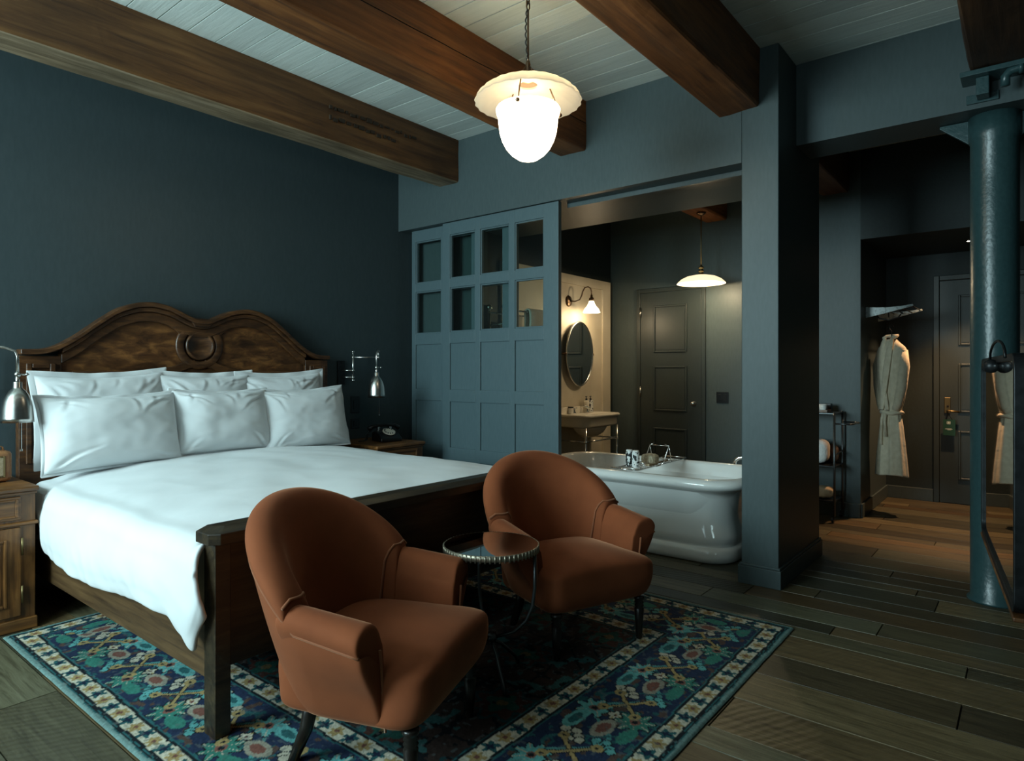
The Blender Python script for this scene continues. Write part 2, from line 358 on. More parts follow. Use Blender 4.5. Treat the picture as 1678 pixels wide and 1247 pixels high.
# ------------------------------------------------------------------ beams
def beam(x0, x1, y0, y1, m, label, z0=3.02, seed=0, z1=CZ - .001, under=None, crack=False):
    bm = bmesh.new(); n = max(4, int((x1 - x0) / .05)); w, h = y1 - y0, z1 - z0
    loop = [(0, 0), (.06, 0), (.3, 0), (.7, 0), (.94, 0), (1, 0), (1, .06), (1, .3), (1, .7), (1, 1), (0, 1), (0, .7), (0, .3), (0, .06)]
    if crack: loop = loop[:12] + [(0, .56), (.05, .545), (0, .53)] + loop[12:]
    rings = []
    for i in range(n + 1):
        x = x0 + (x1 - x0) * i / n; r = []
        for u, v in loop:
            p = Vector((x, y0 + u * w, z0 + v * h)); k = Vector((x * 1.3 + seed, u * 2.0 + seed, v * 2.0))
            d = noise.noise(k) * .009 + noise.noise(k * 6) * .0025
            e = .006 if (u, v) in ((0, 0), (1, 0)) else 0
            if crack and v in (.56, .545, .53):
                cd = noise.noise(Vector((x * .8, 3, 1))) * .03 + noise.noise(Vector((x * 4, 1, 1))) * .006; wd = .5 + .5 * min(1, max(0, (x - .2) / 1.2))
                p.z = z0 + (.545 + (v - .545) * wd * .55) * h + cd
            p.y += (d if u in (0, 1) else 0) * (1 if v < 1 else 0) + (e if u == 0 else -e if u == 1 else 0); p.z += (d if v == 0 else 0) + e
            r.append(bm.verts.new(p))
        rings.append(r)
    k = len(loop)
    for a, c in zip(rings, rings[1:]):
        for j in range(k):
            f = bm.faces.new((a[j], a[(j + 1) % k], c[(j + 1) % k], c[j]))
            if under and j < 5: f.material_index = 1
            if crack and j in (12, 13): f.material_index = 1
    bm.faces.new(rings[0][::-1]); bm.faces.new(rings[-1]); o = obj('ceiling_beam', bm, m)
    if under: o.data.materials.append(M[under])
    if crack: o.data.materials.append(M['mortar'])
    return tag(o, label, 'beam', 'timber ceiling beams')
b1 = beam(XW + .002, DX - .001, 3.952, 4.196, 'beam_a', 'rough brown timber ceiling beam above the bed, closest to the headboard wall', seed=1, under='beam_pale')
rngm = random.Random(3); sm_ = B()
for row, (za, zb, x0_, x1_) in enumerate(((3.24, 3.275, 2.82, 3.66), (3.165, 3.20, 2.82, 3.40))):
    x = x0_
    while x < x1_:
        w_ = rngm.uniform(.012, .05); zc = rngm.uniform(-.006, .006)
        box(sm_, x, x + w_, 3.9405, 3.956, za + zc + rngm.uniform(0, .012), zb + zc - rngm.uniform(0, .012)); x += w_ + rngm.uniform(.008, .03)
M['stain'] = mat('faded_black_stencil', (.030, .016, .007), .7)
obj('stencil_marks', sm_, 'stain', b1)
beam(XW + .002, DX - .001, 2.630, 2.875, 'beam_b', 'orange-brown timber ceiling beam just left of the glowing pendant, with a long crack', seed=5, crack=True)
beam(XW + .002, DX - .001, 1.343, 1.619, 'beam_b', 'timber ceiling beam right of the pendant, ending on the pier', seed=9)
beam(XW + .002, 4.553, -.01, .275, 'beam_c', 'dark timber ceiling beam above the iron column in the top right corner', seed=13)
beam(5.102, 7.048, 2.630, 2.875, 'beam_b', 'beam over the bathtub that the cream shade hangs from', seed=17)
beam(5.152, 6.668, 1.335, 1.575, 'beam_c', 'short dark beam high in the hallway, behind the pier', seed=21)

# ------------------------------------------------------------------ sliding doors
def sliding_leaf(name, x0, y0, y1, cols, label):
    """cols: (ya,yb) openings; rows of glass and panels"""
    x1 = x0 + .042; zt = 2.686
    glass_rows = [(2.183, 2.578), (1.705, 2.103)]; panel_rows = [(1.189, 1.604), (.672, 1.082), (.155, .560)]
    bm = bmesh.new(); ys = sorted([y0, y1] + [v for c in cols for v in c])
    for a, c in zip(ys[::2], ys[1::2]): box(bm, x0, x1, a, c, .012, zt)          # stiles
    zs = sorted([.012, zt] + [v for r in glass_rows + panel_rows for v in r])
    for ya, yb in cols:
        for a, c in zip(zs[::2], zs[1::2]): box(bm, x0, x1, ya, yb, a, c)        # rails
    o = struct(name, bm, 'door_paint', label, .0025); o['category'] = 'door'
    pb = bmesh.new()
    for ya, yb in cols:
        for za, zb in panel_rows: box(pb, x0 + .014, x0 + .03, ya - .003, yb + .003, za - .003, zb + .003)
    obj('panels', pb, 'door_paint', o)
    for ya, yb in cols:
        for za, zb in glass_rows:
            obj('glass_pane', bx(x0 + .02, x0 + .024, ya - .002, yb + .002, za - .002, zb + .002), 'glass', o)
            s = B(); t = .012
            for q in ((ya, ya + t, za, zb), (yb - t, yb, za, zb), (ya + t, yb - t, za, za + t), (ya + t, yb - t, zb - t, zb)): box(s, x0 + .008, x0 + .034, *q)
            obj('glazing_bead', s, 'door_paint', o, bevel=.002)
    return o
sliding_leaf('door_1', 4.188, 2.897, 4.168, [(3.04, 3.335), (3.395, 3.715), (3.775, 4.078)], 'slate blue sliding door leaf nearer the bath opening, three columns of glazed squares and panels')
sliding_leaf('door_2', 4.240, 3.362, 4.632, [(3.505, 3.80), (3.86, 4.18), (4.24, 4.58)], 'slate blue sliding door leaf partly behind the other leaf, beside the headboard wall')

# ------------------------------------------------------------------ panelled doors
def panel_door(name, xf, y0, y1, zt, px, rows, label, m):
    """front faces -X at xf; px = (ya,yb) of the panels"""
    d = struct(name, bx(xf - .018, xf - .001, y0, y1, .006, zt), m, label, .003); d['category'] = 'door'
    for za, zb in rows:
        s = B(); t = .022
        for q in ((px[0], px[0] + t, za, zb), (px[1] - t, px[1], za, zb), (px[0] + t, px[1] - t, za, za + t), (px[0] + t, px[1] - t, zb - t, zb)): box(s, xf - .032, xf - .018, *q)
        obj('panel_moulding', s, m, d, bevel=.006)
        obj('panel', bx(xf - .022, xf - .018, px[0] + .03, px[1] - .03, za + .03, zb - .03), m, d, bevel=.003)
    return d
def casing(name, xf, y0, y1, zt, w, m, label):
    s = B(); box(s, xf - .026, xf, y0 - w, y0 - .002, 0, zt + w); box(s, xf - .026, xf, y1 + .002, y1 + w, 0, zt + w); box(s, xf - .026, xf, y0 - .002, y1 + .002, zt + .003, zt + w)
    struct(name, s, m, label, .006)
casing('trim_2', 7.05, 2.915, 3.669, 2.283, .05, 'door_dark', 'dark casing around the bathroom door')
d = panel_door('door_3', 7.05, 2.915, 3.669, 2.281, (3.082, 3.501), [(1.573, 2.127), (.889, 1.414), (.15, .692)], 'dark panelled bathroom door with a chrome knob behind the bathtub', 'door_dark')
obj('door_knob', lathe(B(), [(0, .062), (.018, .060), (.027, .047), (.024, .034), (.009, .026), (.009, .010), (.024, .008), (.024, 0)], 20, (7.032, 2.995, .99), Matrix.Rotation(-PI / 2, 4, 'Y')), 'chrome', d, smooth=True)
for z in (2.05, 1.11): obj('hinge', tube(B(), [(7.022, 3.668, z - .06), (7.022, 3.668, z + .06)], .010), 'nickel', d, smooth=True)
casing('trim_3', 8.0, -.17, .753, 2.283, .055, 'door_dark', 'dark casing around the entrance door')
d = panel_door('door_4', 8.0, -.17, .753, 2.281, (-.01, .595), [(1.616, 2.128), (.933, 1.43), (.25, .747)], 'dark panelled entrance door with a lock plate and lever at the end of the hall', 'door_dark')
obj('lock_plate', bx(7.970, 7.982, .66, .712, .925, 1.085), 'brass', d, bevel=.004)
obj('thumb_turn', bx(7.950, 7.970, .674, .690, .985, 1.005), 'blackmetal', d, bevel=.003)
obj('lever_handle', tube(B(), [(7.972, .684, .948), (7.93, .684, .948), (7.925, .670, .948), (7.925, .58, .944)], .009), 'brass', d, smooth=True)
# hanging door card
t = thing('door_hanger', 'green do-not-disturb style card hanging from the entrance door lever', 'door hanger', (7.93, .672, .70))
obj('card', bx(-.002, .002, -.058, .046, 0, .163), 'green_card', t)
obj('cord', tube(B(), [(0, .02, .162), (.0, .008, .235), (0, .012, .262), (0, .016, .235), (0, -.03, .162)], .0025, 6), 'blackmetal', t)
s = B()
for q in ((-.017, -.014, .115, .143), (.011, .014, .115, .143), (-.017, .014, .140, .143), (-.017, .014, .115, .118)): box(s, -.0032, -.002, *q)
box(s, -.0032, -.002, -.010, .007, .127, .137); box(s, -.0032, -.002, -.010, .007, .120, .124)
obj('emblem', s, 'white_print', t)
s = B()
for k, (ya, yb) in enumerate(((-.026, .026), (-.034, .030), (-.022, .010))): box(s, -.0032, -.002, ya, yb, .070 - k * .007, .0728 - k * .007)
obj('lettering', s, 'white_print', t)

# ------------------------------------------------------------------ iron column and beam bracket
ccx, ccy = 4.76, .178
t = thing('iron_column', 'glossy teal painted round iron column at the right edge of the hallway', 'column', (ccx, ccy, 0))
obj('shaft', lathe(B(), [(.135, 0), (.135, .012), (.119, .03)] + [(.119, .03 + .2 * k) for k in range(1, 13)] + [(.119, 2.70), (.128, 2.72), (.128, 2.852)], 48), 'iron', t, smooth=True)
obj('gusset', prism(B(), [(.11, 2.85), (.27, 2.85), (.27, 2.835), (.11, 2.70)], 'x', -.012, .012), 'iron', t, bevel=.003)
obj('gusset', prism(B(), [(-.11, 2.85), (-.27, 2.85), (-.27, 2.835), (-.11, 2.70)], 'x', -.012, .012), 'iron', t, bevel=.003)
t = thing('iron_bracket', 'teal painted iron seat and pipe under the end of the dark corner beam', 'bracket', (4.44, .13, 2.9))
obj('seat_plate', bx(-.05, .113, -.22, .19, .088, .117), 'iron', t, bevel=.004)
obj('stem', bx(.0, .09, .06, .12, -.01, .088), 'iron', t, bevel=.004)
obj('flange', bx(.10, .114, .02, .17, -.02, .03), 'iron', t, bevel=.003)
obj('pipe', tube(B(), [(-.02, -.012, .0), (-.02, -.012, .05), (-.02, -.03, .072), (-.02, -.06, .08), (-.02, -.5, .08)], .022, 12), 'iron', t, smooth=True)
obj('pipe_clamp', tube(B(), [(-.02, -.07, .08), (-.02, -.09, .08)], .030, 12), 'iron', t, smooth=True)

# ------------------------------------------------------------------ bed
BX0, BX1 = 1.16, 3.32; BXC = (BX0 + BX1) / 2; BYF = 2.31
bed = thing('bed', 'carved dark walnut king bed frame with an arched headboard', 'bed', (BXC, 3.5, 0))
def bl(bm):                                                   # world -> bed local
    bmesh.ops.translate(bm, verts=bm.verts[:], vec=(-BXC, -3.5, 0)); return bm
hw = 1.075
def head_top(u):                                              # u = |x - centre|
    pts = [(0, 1.715), (.06, 1.722), (.13, 1.755), (.22, 1.797), (.33, 1.818), (.43, 1.808), (.54, 1.765), (.66, 1.675), (.78, 1.575), (.88, 1.510), (.96, 1.482), (1.2, 1.478)]
    for (a, p), (c, q) in zip(pts, pts[1:]):
        if a <= u <= c:
            k = (u - a) / (c - a); return p + (q - p) * k
    return pts[-1][1]
def sm_top(u): return (head_top(abs(u - .015)) + head_top(abs(u)) + head_top(abs(u + .015)) + head_top(abs(u - .03)) + head_top(abs(u + .03))) / 5
xs = [-hw + 2 * hw * i / 120 for i in range(121)]
inner = .87
poly = [(BXC + x, sm_top(x) - .02) for x in xs if abs(x) <= inner]
hb = bl(prism(B(), [(BXC - inner, .30)] + poly[:0] + [(BXC - inner, .30)] [:0] + poly + [(BXC + inner, .30)], 'y', 4.69, 4.725))
headboard = obj('headboard', hb, 'bedpanel', bed)
def band(off0, off1, y0, y1, lim):
    """strip following the arched top between two offsets below it"""
    bm = bmesh.new(); sel = [x for x in xs if abs(x) <= lim]; r = []
    for x in sel:
        z = sm_top(x); r.append([bm.verts.new((BXC + x, y, z - o)) for y, o in ((y1, off0), (y0, off0), (y0, off1), (y1, off1))])
    for a, c in zip(r, r[1:]):
        for j in range(4): bm.faces.new((a[j], a[(j + 1) % 4], c[(j + 1) % 4], c[j]))
    bm.faces.new(r[0][::-1]); bm.faces.new(r[-1]); return bl(bm)
obj('cap_moulding', band(-.004, .030, 4.628, 4.735, hw), 'bedwood', headboard, bevel=.008)
obj('arch_moulding', band(.030, .062, 4.648, 4.692, inner), 'bedwood', headboard, bevel=.008)
obj('arch_rail', band(.062, .125, 4.668, 4.692, inner), 'bedwood', headboard, bevel=.006)
for s_ in (-1, 1):                                           # square-panelled ends
    xa, xb = sorted((BXC + s_ * .86, BXC + s_ * hw)); xm = (xa + xb) / 2
    b = bx(xa, xb, 4.668, 4.735, 0, 1.445)
    obj('head_post', bl(b), 'bedwood', bed, bevel=.004)
    f = B()
    for q in ((xm - .075, xm - .045, .80, 1.40), (xm + .045, xm + .075, .80, 1.40), (xm - .045, xm + .045, 1.37, 1.40), (xm - .045, xm + .045, .80, .83)): box(f, q[0], q[1], 4.650, 4.670, q[2], q[3])
    obj('post_frame', bl(f), 'bedwood', bed, bevel=.006)
# centre roundel with interlaced straps
ro = lathe(B(), [(.0, .008), (.078, .010), (.086, .020), (.094, .024), (.102, .020), (.108, .0)], 40, (BXC, 4.690, 1.535), Matrix.Rotation(PI / 2, 4, 'X'))
obj('roundel', bl(ro), 'bedwood', headboard, smooth=True)
ro2 = lathe(B(), [(.112, .0), (.114, .012), (.122, .016), (.160, .016), (.170, .010), (.172, .0)], 48, (BXC, 4.690, 1.535), Matrix.Rotation(PI / 2, 4, 'X'))
obj('outer_ring', bl(ro2), 'bedwood', headboard, smooth=True)
def ribbon(bm, pts, w, y0, y1):
    r = []
    for i, p in enumerate(pts):
        a_, b_ = Vector(pts[max(i - 1, 0)]), Vector(pts[min(i + 1, len(pts) - 1)]); d_ = (b_ - a_).normalized(); n_ = Vector((-d_.y, d_.x)); p = Vector(p)
        r.append([bm.verts.new((q.x, y, q.y)) for q, y in ((p + n_ * w / 2, y1), (p + n_ * w / 2, y0), (p - n_ * w / 2, y0), (p - n_ * w / 2, y1))])
    for a_, c_ in zip(r, r[1:]):
        for j in range(4): bm.faces.new((a_[j], a_[(j + 1) % 4], c_[(j + 1) % 4], c_[j]))
    bm.faces.new(r[0][::-1]); bm.faces.new(r[-1]); return bm
for sx in (-1, 1):
    obj('lower_strap', bl(ribbon(B(), [(BXC + sx * q[0], q[1]) for q in ((.03, 1.41), (.09, 1.395), (.16, 1.368), (.25, 1.345), (.36, 1.332), (.52, 1.326), (.80, 1.325))], .055, 4.676, 4.692)), 'bedwood', headboard, bevel=.006)
    obj('upper_strap', bl(ribbon(B(), [(BXC + sx * q[0], q[1]) for q in ((.125, 1.625), (.17, 1.665), (.225, 1.70), (.29, 1.722))], .045, 4.676, 4.692)), 'bedwood', headboard, bevel=.006)
obj('keystone', bl(prism(B(), [(BXC - .055, 1.668), (BXC + .055, 1.668), (BXC + .095, 1.73), (BXC - .095, 1.73)], 'y', 4.64, 4.69)), 'bedwood', headboard, bevel=.008)
# footboard
obj('footboard', bl(bx(BX0 + .05, BX1 - .05, BYF + .022, BYF + .058, .255, .722)), 'footwood', bed, bevel=.004)
for s_ in (0, 1):
    xa = BX0 if s_ == 0 else BX1 - .06
    obj('foot_post', bl(bx(xa, xa + .06, BYF, BYF + .085, 0.012, .722)), 'footwood', bed, bevel=.004)
c = .032
poly = [(BX0 - .024 + c, BYF - .026), (BX1 + .024 - c, BYF - .026), (BX1 + .024, BYF - .026 + c), (BX1 + .024, BYF + .10), (BX0 - .024, BYF + .10), (BX0 - .024, BYF - .026 + c)]
cap = B(); lo = [cap.verts.new((x, y, .722)) for x, y in poly]; mi = [cap.verts.new((x, y, .762)) for x, y in poly]
cx_, cy_ = BXC, BYF + .045; ins = .03
hi = [cap.verts.new((x + ins * (1 if x < cx_ else -1), y + (ins if y < cy_ else -ins), .785)) for x, y in poly]
for A_, B_ in ((lo, mi), (mi, hi)):
    for j in range(6): cap.faces.new((A_[j], A_[(j + 1) % 6], B_[(j + 1) % 6], B_[j]))
cap.faces.new(lo[::-1]); cap.faces.new(hi)
obj('cap_rail', bl(cap), 'footwood', bed, bevel=.003)
for xa in (BX0 + .02, BX1 - .055):
    obj('side_rail', bl(bx(xa, xa + .035, BYF + .085, 4.668, .20, .40)), 'railwood', bed, bevel=.004)
obj('slats', bl(bx(BX0 + .055, BX1 - .055, BYF + .085, 4.66, .34, .37)), 'bedwood', bed)

# mattress
def mfn(p): return p
mt_ = tag(obj('mattress', rbox(B(), (BXC, 3.53, .55), (2.0, 2.2, .36), 10, 14), 'sheet', smooth=True), 'mattress in a fitted sheet, showing between the left nightstand and the duvet', 'mattress')

# duvet: a draped sheet with hanging sides
def hem_left(y):
    pts = [(2.36, .60), (2.40, .46), (2.46, .31), (2.52, .36), (2.60, .415), (2.75, .415), (2.95, .395), (3.25, .375), (3.6, .375), (3.9, .385), (4.06, .40), (4.13, .46), (4.19, .52), (4.30, .64)]
    for (a, p), (c_, q) in zip(pts, pts[1:]):
        if a <= y <= c_: k = (y - a) / (c_ - a); k = k * k * (3 - 2 * k); return p + (q - p) * k
    return pts[0][1] if y < 2.36 else pts[-1][1]
def crown(x, y):
    u = min(1, abs(x - BXC) / 1.0); v = (y - 2.4) / 2.1
    z = .742 + .075 * (1 - u ** 2.4) * min(1, .25 + v * 1.3)
    k = Vector((x * 2.2, y * 2.0, 3.1)); z += noise.noise(k) * .012 + noise.noise(k * 2.7) * .005
    w = math.sin((x * 1.1 - y * .8) * 9 + 2.5 * noise.noise(Vector((x, y, 0)) * 2)) * .0028 + (.4 - abs(noise.noise(Vector((x * 4 + y * 2, y * 3 - x, 5))))) * .007
    return z + w * max(0, 1 - abs(v - .4))
def duvet(bm):
    NU, NV = 170, 130; half = 1.04; R = .10
    def fn(a, b_):
        y = 2.405 + (4.36 - 2.405) * b_
        edge = .10 * (1 - b_) ** 0 ; sgn = -1 if a < .5 else 1
        hz = hem_left(y) if sgn < 0 else .44 + .03 * math.sin(y * 4)
        topz = crown(BXC + sgn * half, y) - .012
        drop = max(.02, topz - R - hz); arcl = R * PI / 2; total = half + arcl + drop
        s = abs(a - .5) * 2 * total
        x0 = BXC + sgn * s
        if s <= half: x, z = x0, crown(x0, y) - .012 * (s / half) ** 6
        elif s <= half + arcl:
            q = (s - half) / R; x, z = BXC + sgn * (half + R * math.sin(q)), topz - R * (1 - math.cos(q))
        else:
            q = s - half - arcl; f = q / drop; z = topz - R - q
            fold = math.sin(y * 7.5 + 1.3 * noise.noise(Vector((y * 2, q * 3, 0)))) * .010 + noise.noise(Vector((y * 5, q * 5, 2))) * .016 + (.5 - abs(noise.noise(Vector((y * 9 + q * 5, q * 6 - y * 2, 7))))) * .012 - .006 * math.exp(-((drop - q - .06) / .008) ** 2)
            tip = max(0, 1 - abs(y - 2.46) / .22) * .03 * f
            bulge = .035 * math.sin(min(1, f) * PI * .8)
            x = BXC + sgn * (half + R + fold * f + bulge - .028 * f - (tip if sgn < 0 else 0))
        if s > half: kk = min(1, max(0, (y - 4.0) / .12)); x -= sgn * .040 * kk * kk * (3 - 2 * kk) * min(1, (s - half) / .12)
        fe = max(0, 1 - b_ / .035); z_ = z - (.045 * fe * fe if s < half + .02 else 0)
        if s > half: y -= .075 * max(0, 1 - b_ / .16) * min(1, (s - half) / .2)
        return (x, y + (0.018 * math.sin(z * 22) * (1 if s > half + arcl else 0) * (1 - b_)), z_)
    grid(bm, NU, NV, fn); return bm
dv = obj('duvet', duvet(B()), 'cotton', smooth=True, solid=.022, subsurf=1)
tag(dv, 'smooth white duvet spread over the bed and hanging down its left side', 'duvet')

# pillows
def pillow_mesh(w, h, tk, seed, flange):
    rng = random.Random(seed); off = Vector((rng.random() * 50, rng.random() * 50, 0)); bm = bmesh.new(); n = 64
    cre = []
    for cu_, cv_ in ((-1, -1), (1, -1), (-1, 1), (1, 1)):
        for k in range(4 if cv_ > 0 else 2):
            an = math.atan2(-cv_ * h, -cu_ * w) + rng.uniform(-.55, .55); cre.append((cu_ * rng.uniform(.86, .98), cv_ * rng.uniform(.86, .98), math.cos(an), math.sin(an), rng.uniform(.35, 1.0), rng.uniform(.004, .010), rng.uniform(.03, .055)))
    for k in range(3): an = rng.uniform(-.5, .5) - PI / 2; cre.append((rng.uniform(-.7, .7), .93, math.cos(an), math.sin(an), rng.uniform(.3, .6), rng.uniform(.003, .006), rng.uniform(.03, .05)))
    def P3(u, v, sgn):
        cu = max(0, 1 - abs(u) ** 2.8); cv = max(0, 1 - abs(v) ** 2.8); e = cu * cv
        th = tk * e ** .50; k = Vector((u * 2.2, v * 2.2, sgn * 3)) + off
        wr = noise.noise(k * .8) * .014 + noise.noise(k * 2.4) * .003
        for (a, b_, dx, dy, ln, am, wd) in cre:
            x, y = u - a, v - b_; t_ = x * dx + y * dy
            if 0 < t_ < ln:
                q = (x * dy - y * dx + .04 * math.sin(t_ * 7 + a)) / wd; wr += -am * math.exp(-q * q) * math.sin(PI * (t_ / ln) ** .6) + am * .6 * math.exp(-(q - 1.5) ** 2) * math.sin(PI * (t_ / ln) ** .6)
        th = th + wr * min(1, e * 4)
        pin = 1 - .050 * (1 - v * v) * abs(u) ** 3; pinv = 1 - (.105 if v > 0 else .045) * (1 - u * u) * abs(v) ** 3
        return Vector((u * w / 2 * pin, sgn * max(th, .004), v * h / 2 * pinv))
    gs = []
    for sgn in (-1, 1):
        gs.append(grid(bm, n, n, lambda a, b_: P3(2 * a - 1, 2 * b_ - 1, sgn)))
    bmesh.ops.remove_doubles(bm, verts=bm.verts[:], dist=.0005)
    A, Z = gs
    fl = bmesh.new(); edge = [(i / n * 2 - 1, -1) for i in range(n)] + [(1, i / n * 2 - 1) for i in range(n)] + [(1 - i / n * 2, 1) for i in range(n)] + [(-1, 1 - i / n * 2) for i in range(n)]
    r0, r1, r2 = [], [], []
    for u, v in edge:
        p = P3(u, v, 1); p.y = 0; q = Vector((p.x + flange * u ** 3 * (1 if abs(u) < 1 else 1), 0, p.z + flange * v ** 3))
        wv = noise.noise(Vector((p.x * 9, p.z * 9, seed))) * .020 + math.sin((p.x + p.z) * 30 + seed) * .004
        r0.append(fl.verts.new(p * .96)); r1.append(fl.verts.new((p + q) / 2 + Vector((0, wv * .4, 0)))); r2.append(fl.verts.new(q + Vector((0, wv, 0))))
    m_ = len(edge)
    for a, c_ in ((r0, r1), (r1, r2)):
        for j in range(m_): fl.faces.new((a[j], a[(j + 1) % m_], c_[(j + 1) % m_], c_[j]))
    return bm, fl
def pillow(xc, yb, zb, w, h, tk, tilt, yaw, roll, seed, label, group):
    fw = .034 if seed < 20 else .016
    t = thing('pillow', label, 'pillow', (xc, yb, zb), 0, group)
    t.rotation_euler = (-tilt, roll, yaw)
    bm, fl = pillow_mesh(w, h, tk, seed, fw)
    for q in (bm, fl): bmesh.ops.translate(q, verts=q.verts[:], vec=(0, 0, h / 2 + .02))
    c1 = obj('cushion', bm, 'cotton', t, smooth=True); c2 = obj('flange', fl, 'cotton', t, smooth=True, solid=.005, subsurf=1)
    return t
G1, G2 = 'white pillows standing in the front row', 'white pillows standing in the back row'
pillow(1.575, 4.475, .80, .72, .52, .10, .10, .02, -.03, 11, 'left white pillow of the back row, against the headboard', G2)
pillow(2.20, 4.490, .825, .66, .49, .095, .08, .0, 0, 12, 'middle white pillow of the back row, under the carved roundel', G2)
pillow(2.80, 4.470, .805, .68, .51, .10, .10, -.03, -.03, 13, 'right white pillow of the back row, below the right arch of the headboard', G2)
pillow(1.525, 4.185, .775, .745, .43, .125, .22, .03, -.015, 21, 'big white pillow at the left of the front row, beside the left lamp', G1)
pillow(2.195, 4.215, .795, .66, .42, .115, .20, .0, .01, 22, 'white pillow in the middle of the front row', G1)
pillow(2.82, 4.185, .765, .70, .45, .12, .22, -.04, -.03, 23, 'white pillow at the right of the front row, beside the telephone', G1)

# ------------------------------------------------------------------ nightstands
def nightstand(x0, label, knobs):
    w, y0, y1 = .50, 4.12, 4.73
    t = thing('nightstand', label, 'nightstand', (x0, y0, 0), 0, 'nightstands on either side of the bed')
    b = bx(0, w, 0, .61, .06, .715); obj('carcass', b, 'nightwood_v', t, bevel=.003)
    obj('plinth', bx(-.012, w + .008, -.015, .61, 0, .062), 'nightwood', t, bevel=.006)
    b = bx(-.02, w + .012, -.028, .612, .722, .75); obj('top', b, 'nightwood', t, bevel=.009, seg=3)
    obj('cornice', bx(-.010, w + .006, -.016, .611, .708, .724), 'nightwood', t, bevel=.005)
    obj('waist_moulding', bx(-.012, w + .010, -.020, .611, .548, .566), 'nightwood', t, bevel=.006)
    dr = obj('drawer', bx(.055, w - .065, -.012, .0, .580, .700), 'nightwood', t, bevel=.003)
    f = B()
    for q in ((.067, .08, .592, .688), (w - .09, w - .077, .592, .688), (.08, w - .09, .592, .603), (.08, w - .09, .677, .688)): box(f, q[0], q[1], -.019, -.012, q[2], q[3])
    obj('moulding', f, 'nightwood', dr, bevel=.004)
    for kx in knobs:
        obj('knob', lathe(B(), [(0, .026), (.010, .024), (.012, .017), (.005, .010), (.007, 0)], 14, (kx, -.012, .64), Matrix.Rotation(PI / 2, 4, 'X')), 'nickel', dr, smooth=True)
    do = obj('door', bx(.055, w - .065, -.012, .0, .080, .540), 'nightwood_v', t, bevel=.003)
    f = B()
    for q in ((.115, .130, .135, .485), (w - .14, w - .125, .135, .485), (.13, w - .14, .135, .150), (.13, w - .14, .470, .485)): box(f, q[0], q[1], -.020, -.012, q[2], q[3])
    obj('moulding', f, 'nightwood_v', do, bevel=.005)
    obj('panel', bx(.14, w - .15, -.016, -.011, .16, .46), 'nightwood_v', do, bevel=.003)
    for z in (.44, .19): obj('hinge', tube(B(), [(w - .060, -.014, z - .045), (w - .060, -.014, z + .045)], .0055, 8), 'brass', do, smooth=True)
    return t
nightstand(.60, 'honey brown wooden nightstand left of the bed, carrying the tan radio', [.12])
nightstand(3.395, 'brown wooden nightstand right of the bed, carrying the telephone', [.16, .335])

# radio
t = thing('radio', 'tan leather covered radio with a handle on the left nightstand', 'radio', (.93, 4.40, .75))
obj('body', rbox(B(), (0, 0, .0875), (.25, .12, .165), 10, 12), 'leather', t, smooth=True)
for x in (-.09, .09): obj('foot_pad', bx(x - .01, x + .01, -.04, .04, 0, .008), 'blackplastic', t)
obj('speaker_grille', bx(-.095, .085, -.0635, -.058, .035, .135), 'grille', t, bevel=.006)
s = B()
for q in ((-.103, -.095, .027, .143), (.085, .093, .027, .143), (-.095, .085, .027, .035), (-.095, .085, .135, .143)): box(s, q[0], q[1], -.065, -.057, q[2], q[3])
obj('grille_frame', s, 'brass', t, bevel=.003)
s = B(); hp = [(-.10, 0, .168), (-.095, 0, .19), (-.06, 0, .205), (.0, 0, .21), (.06, 0, .205), (.095, 0, .19), (.10, 0, .168)]
grid(s, len(hp) - 1, 1, lambda a, b_: (hp[round(a * (len(hp) - 1))][0], -.016 + .032 * b_, hp[round(a * (len(hp) - 1))][2]))
obj('handle', s, 'leather', t, smooth=True, solid=.005)

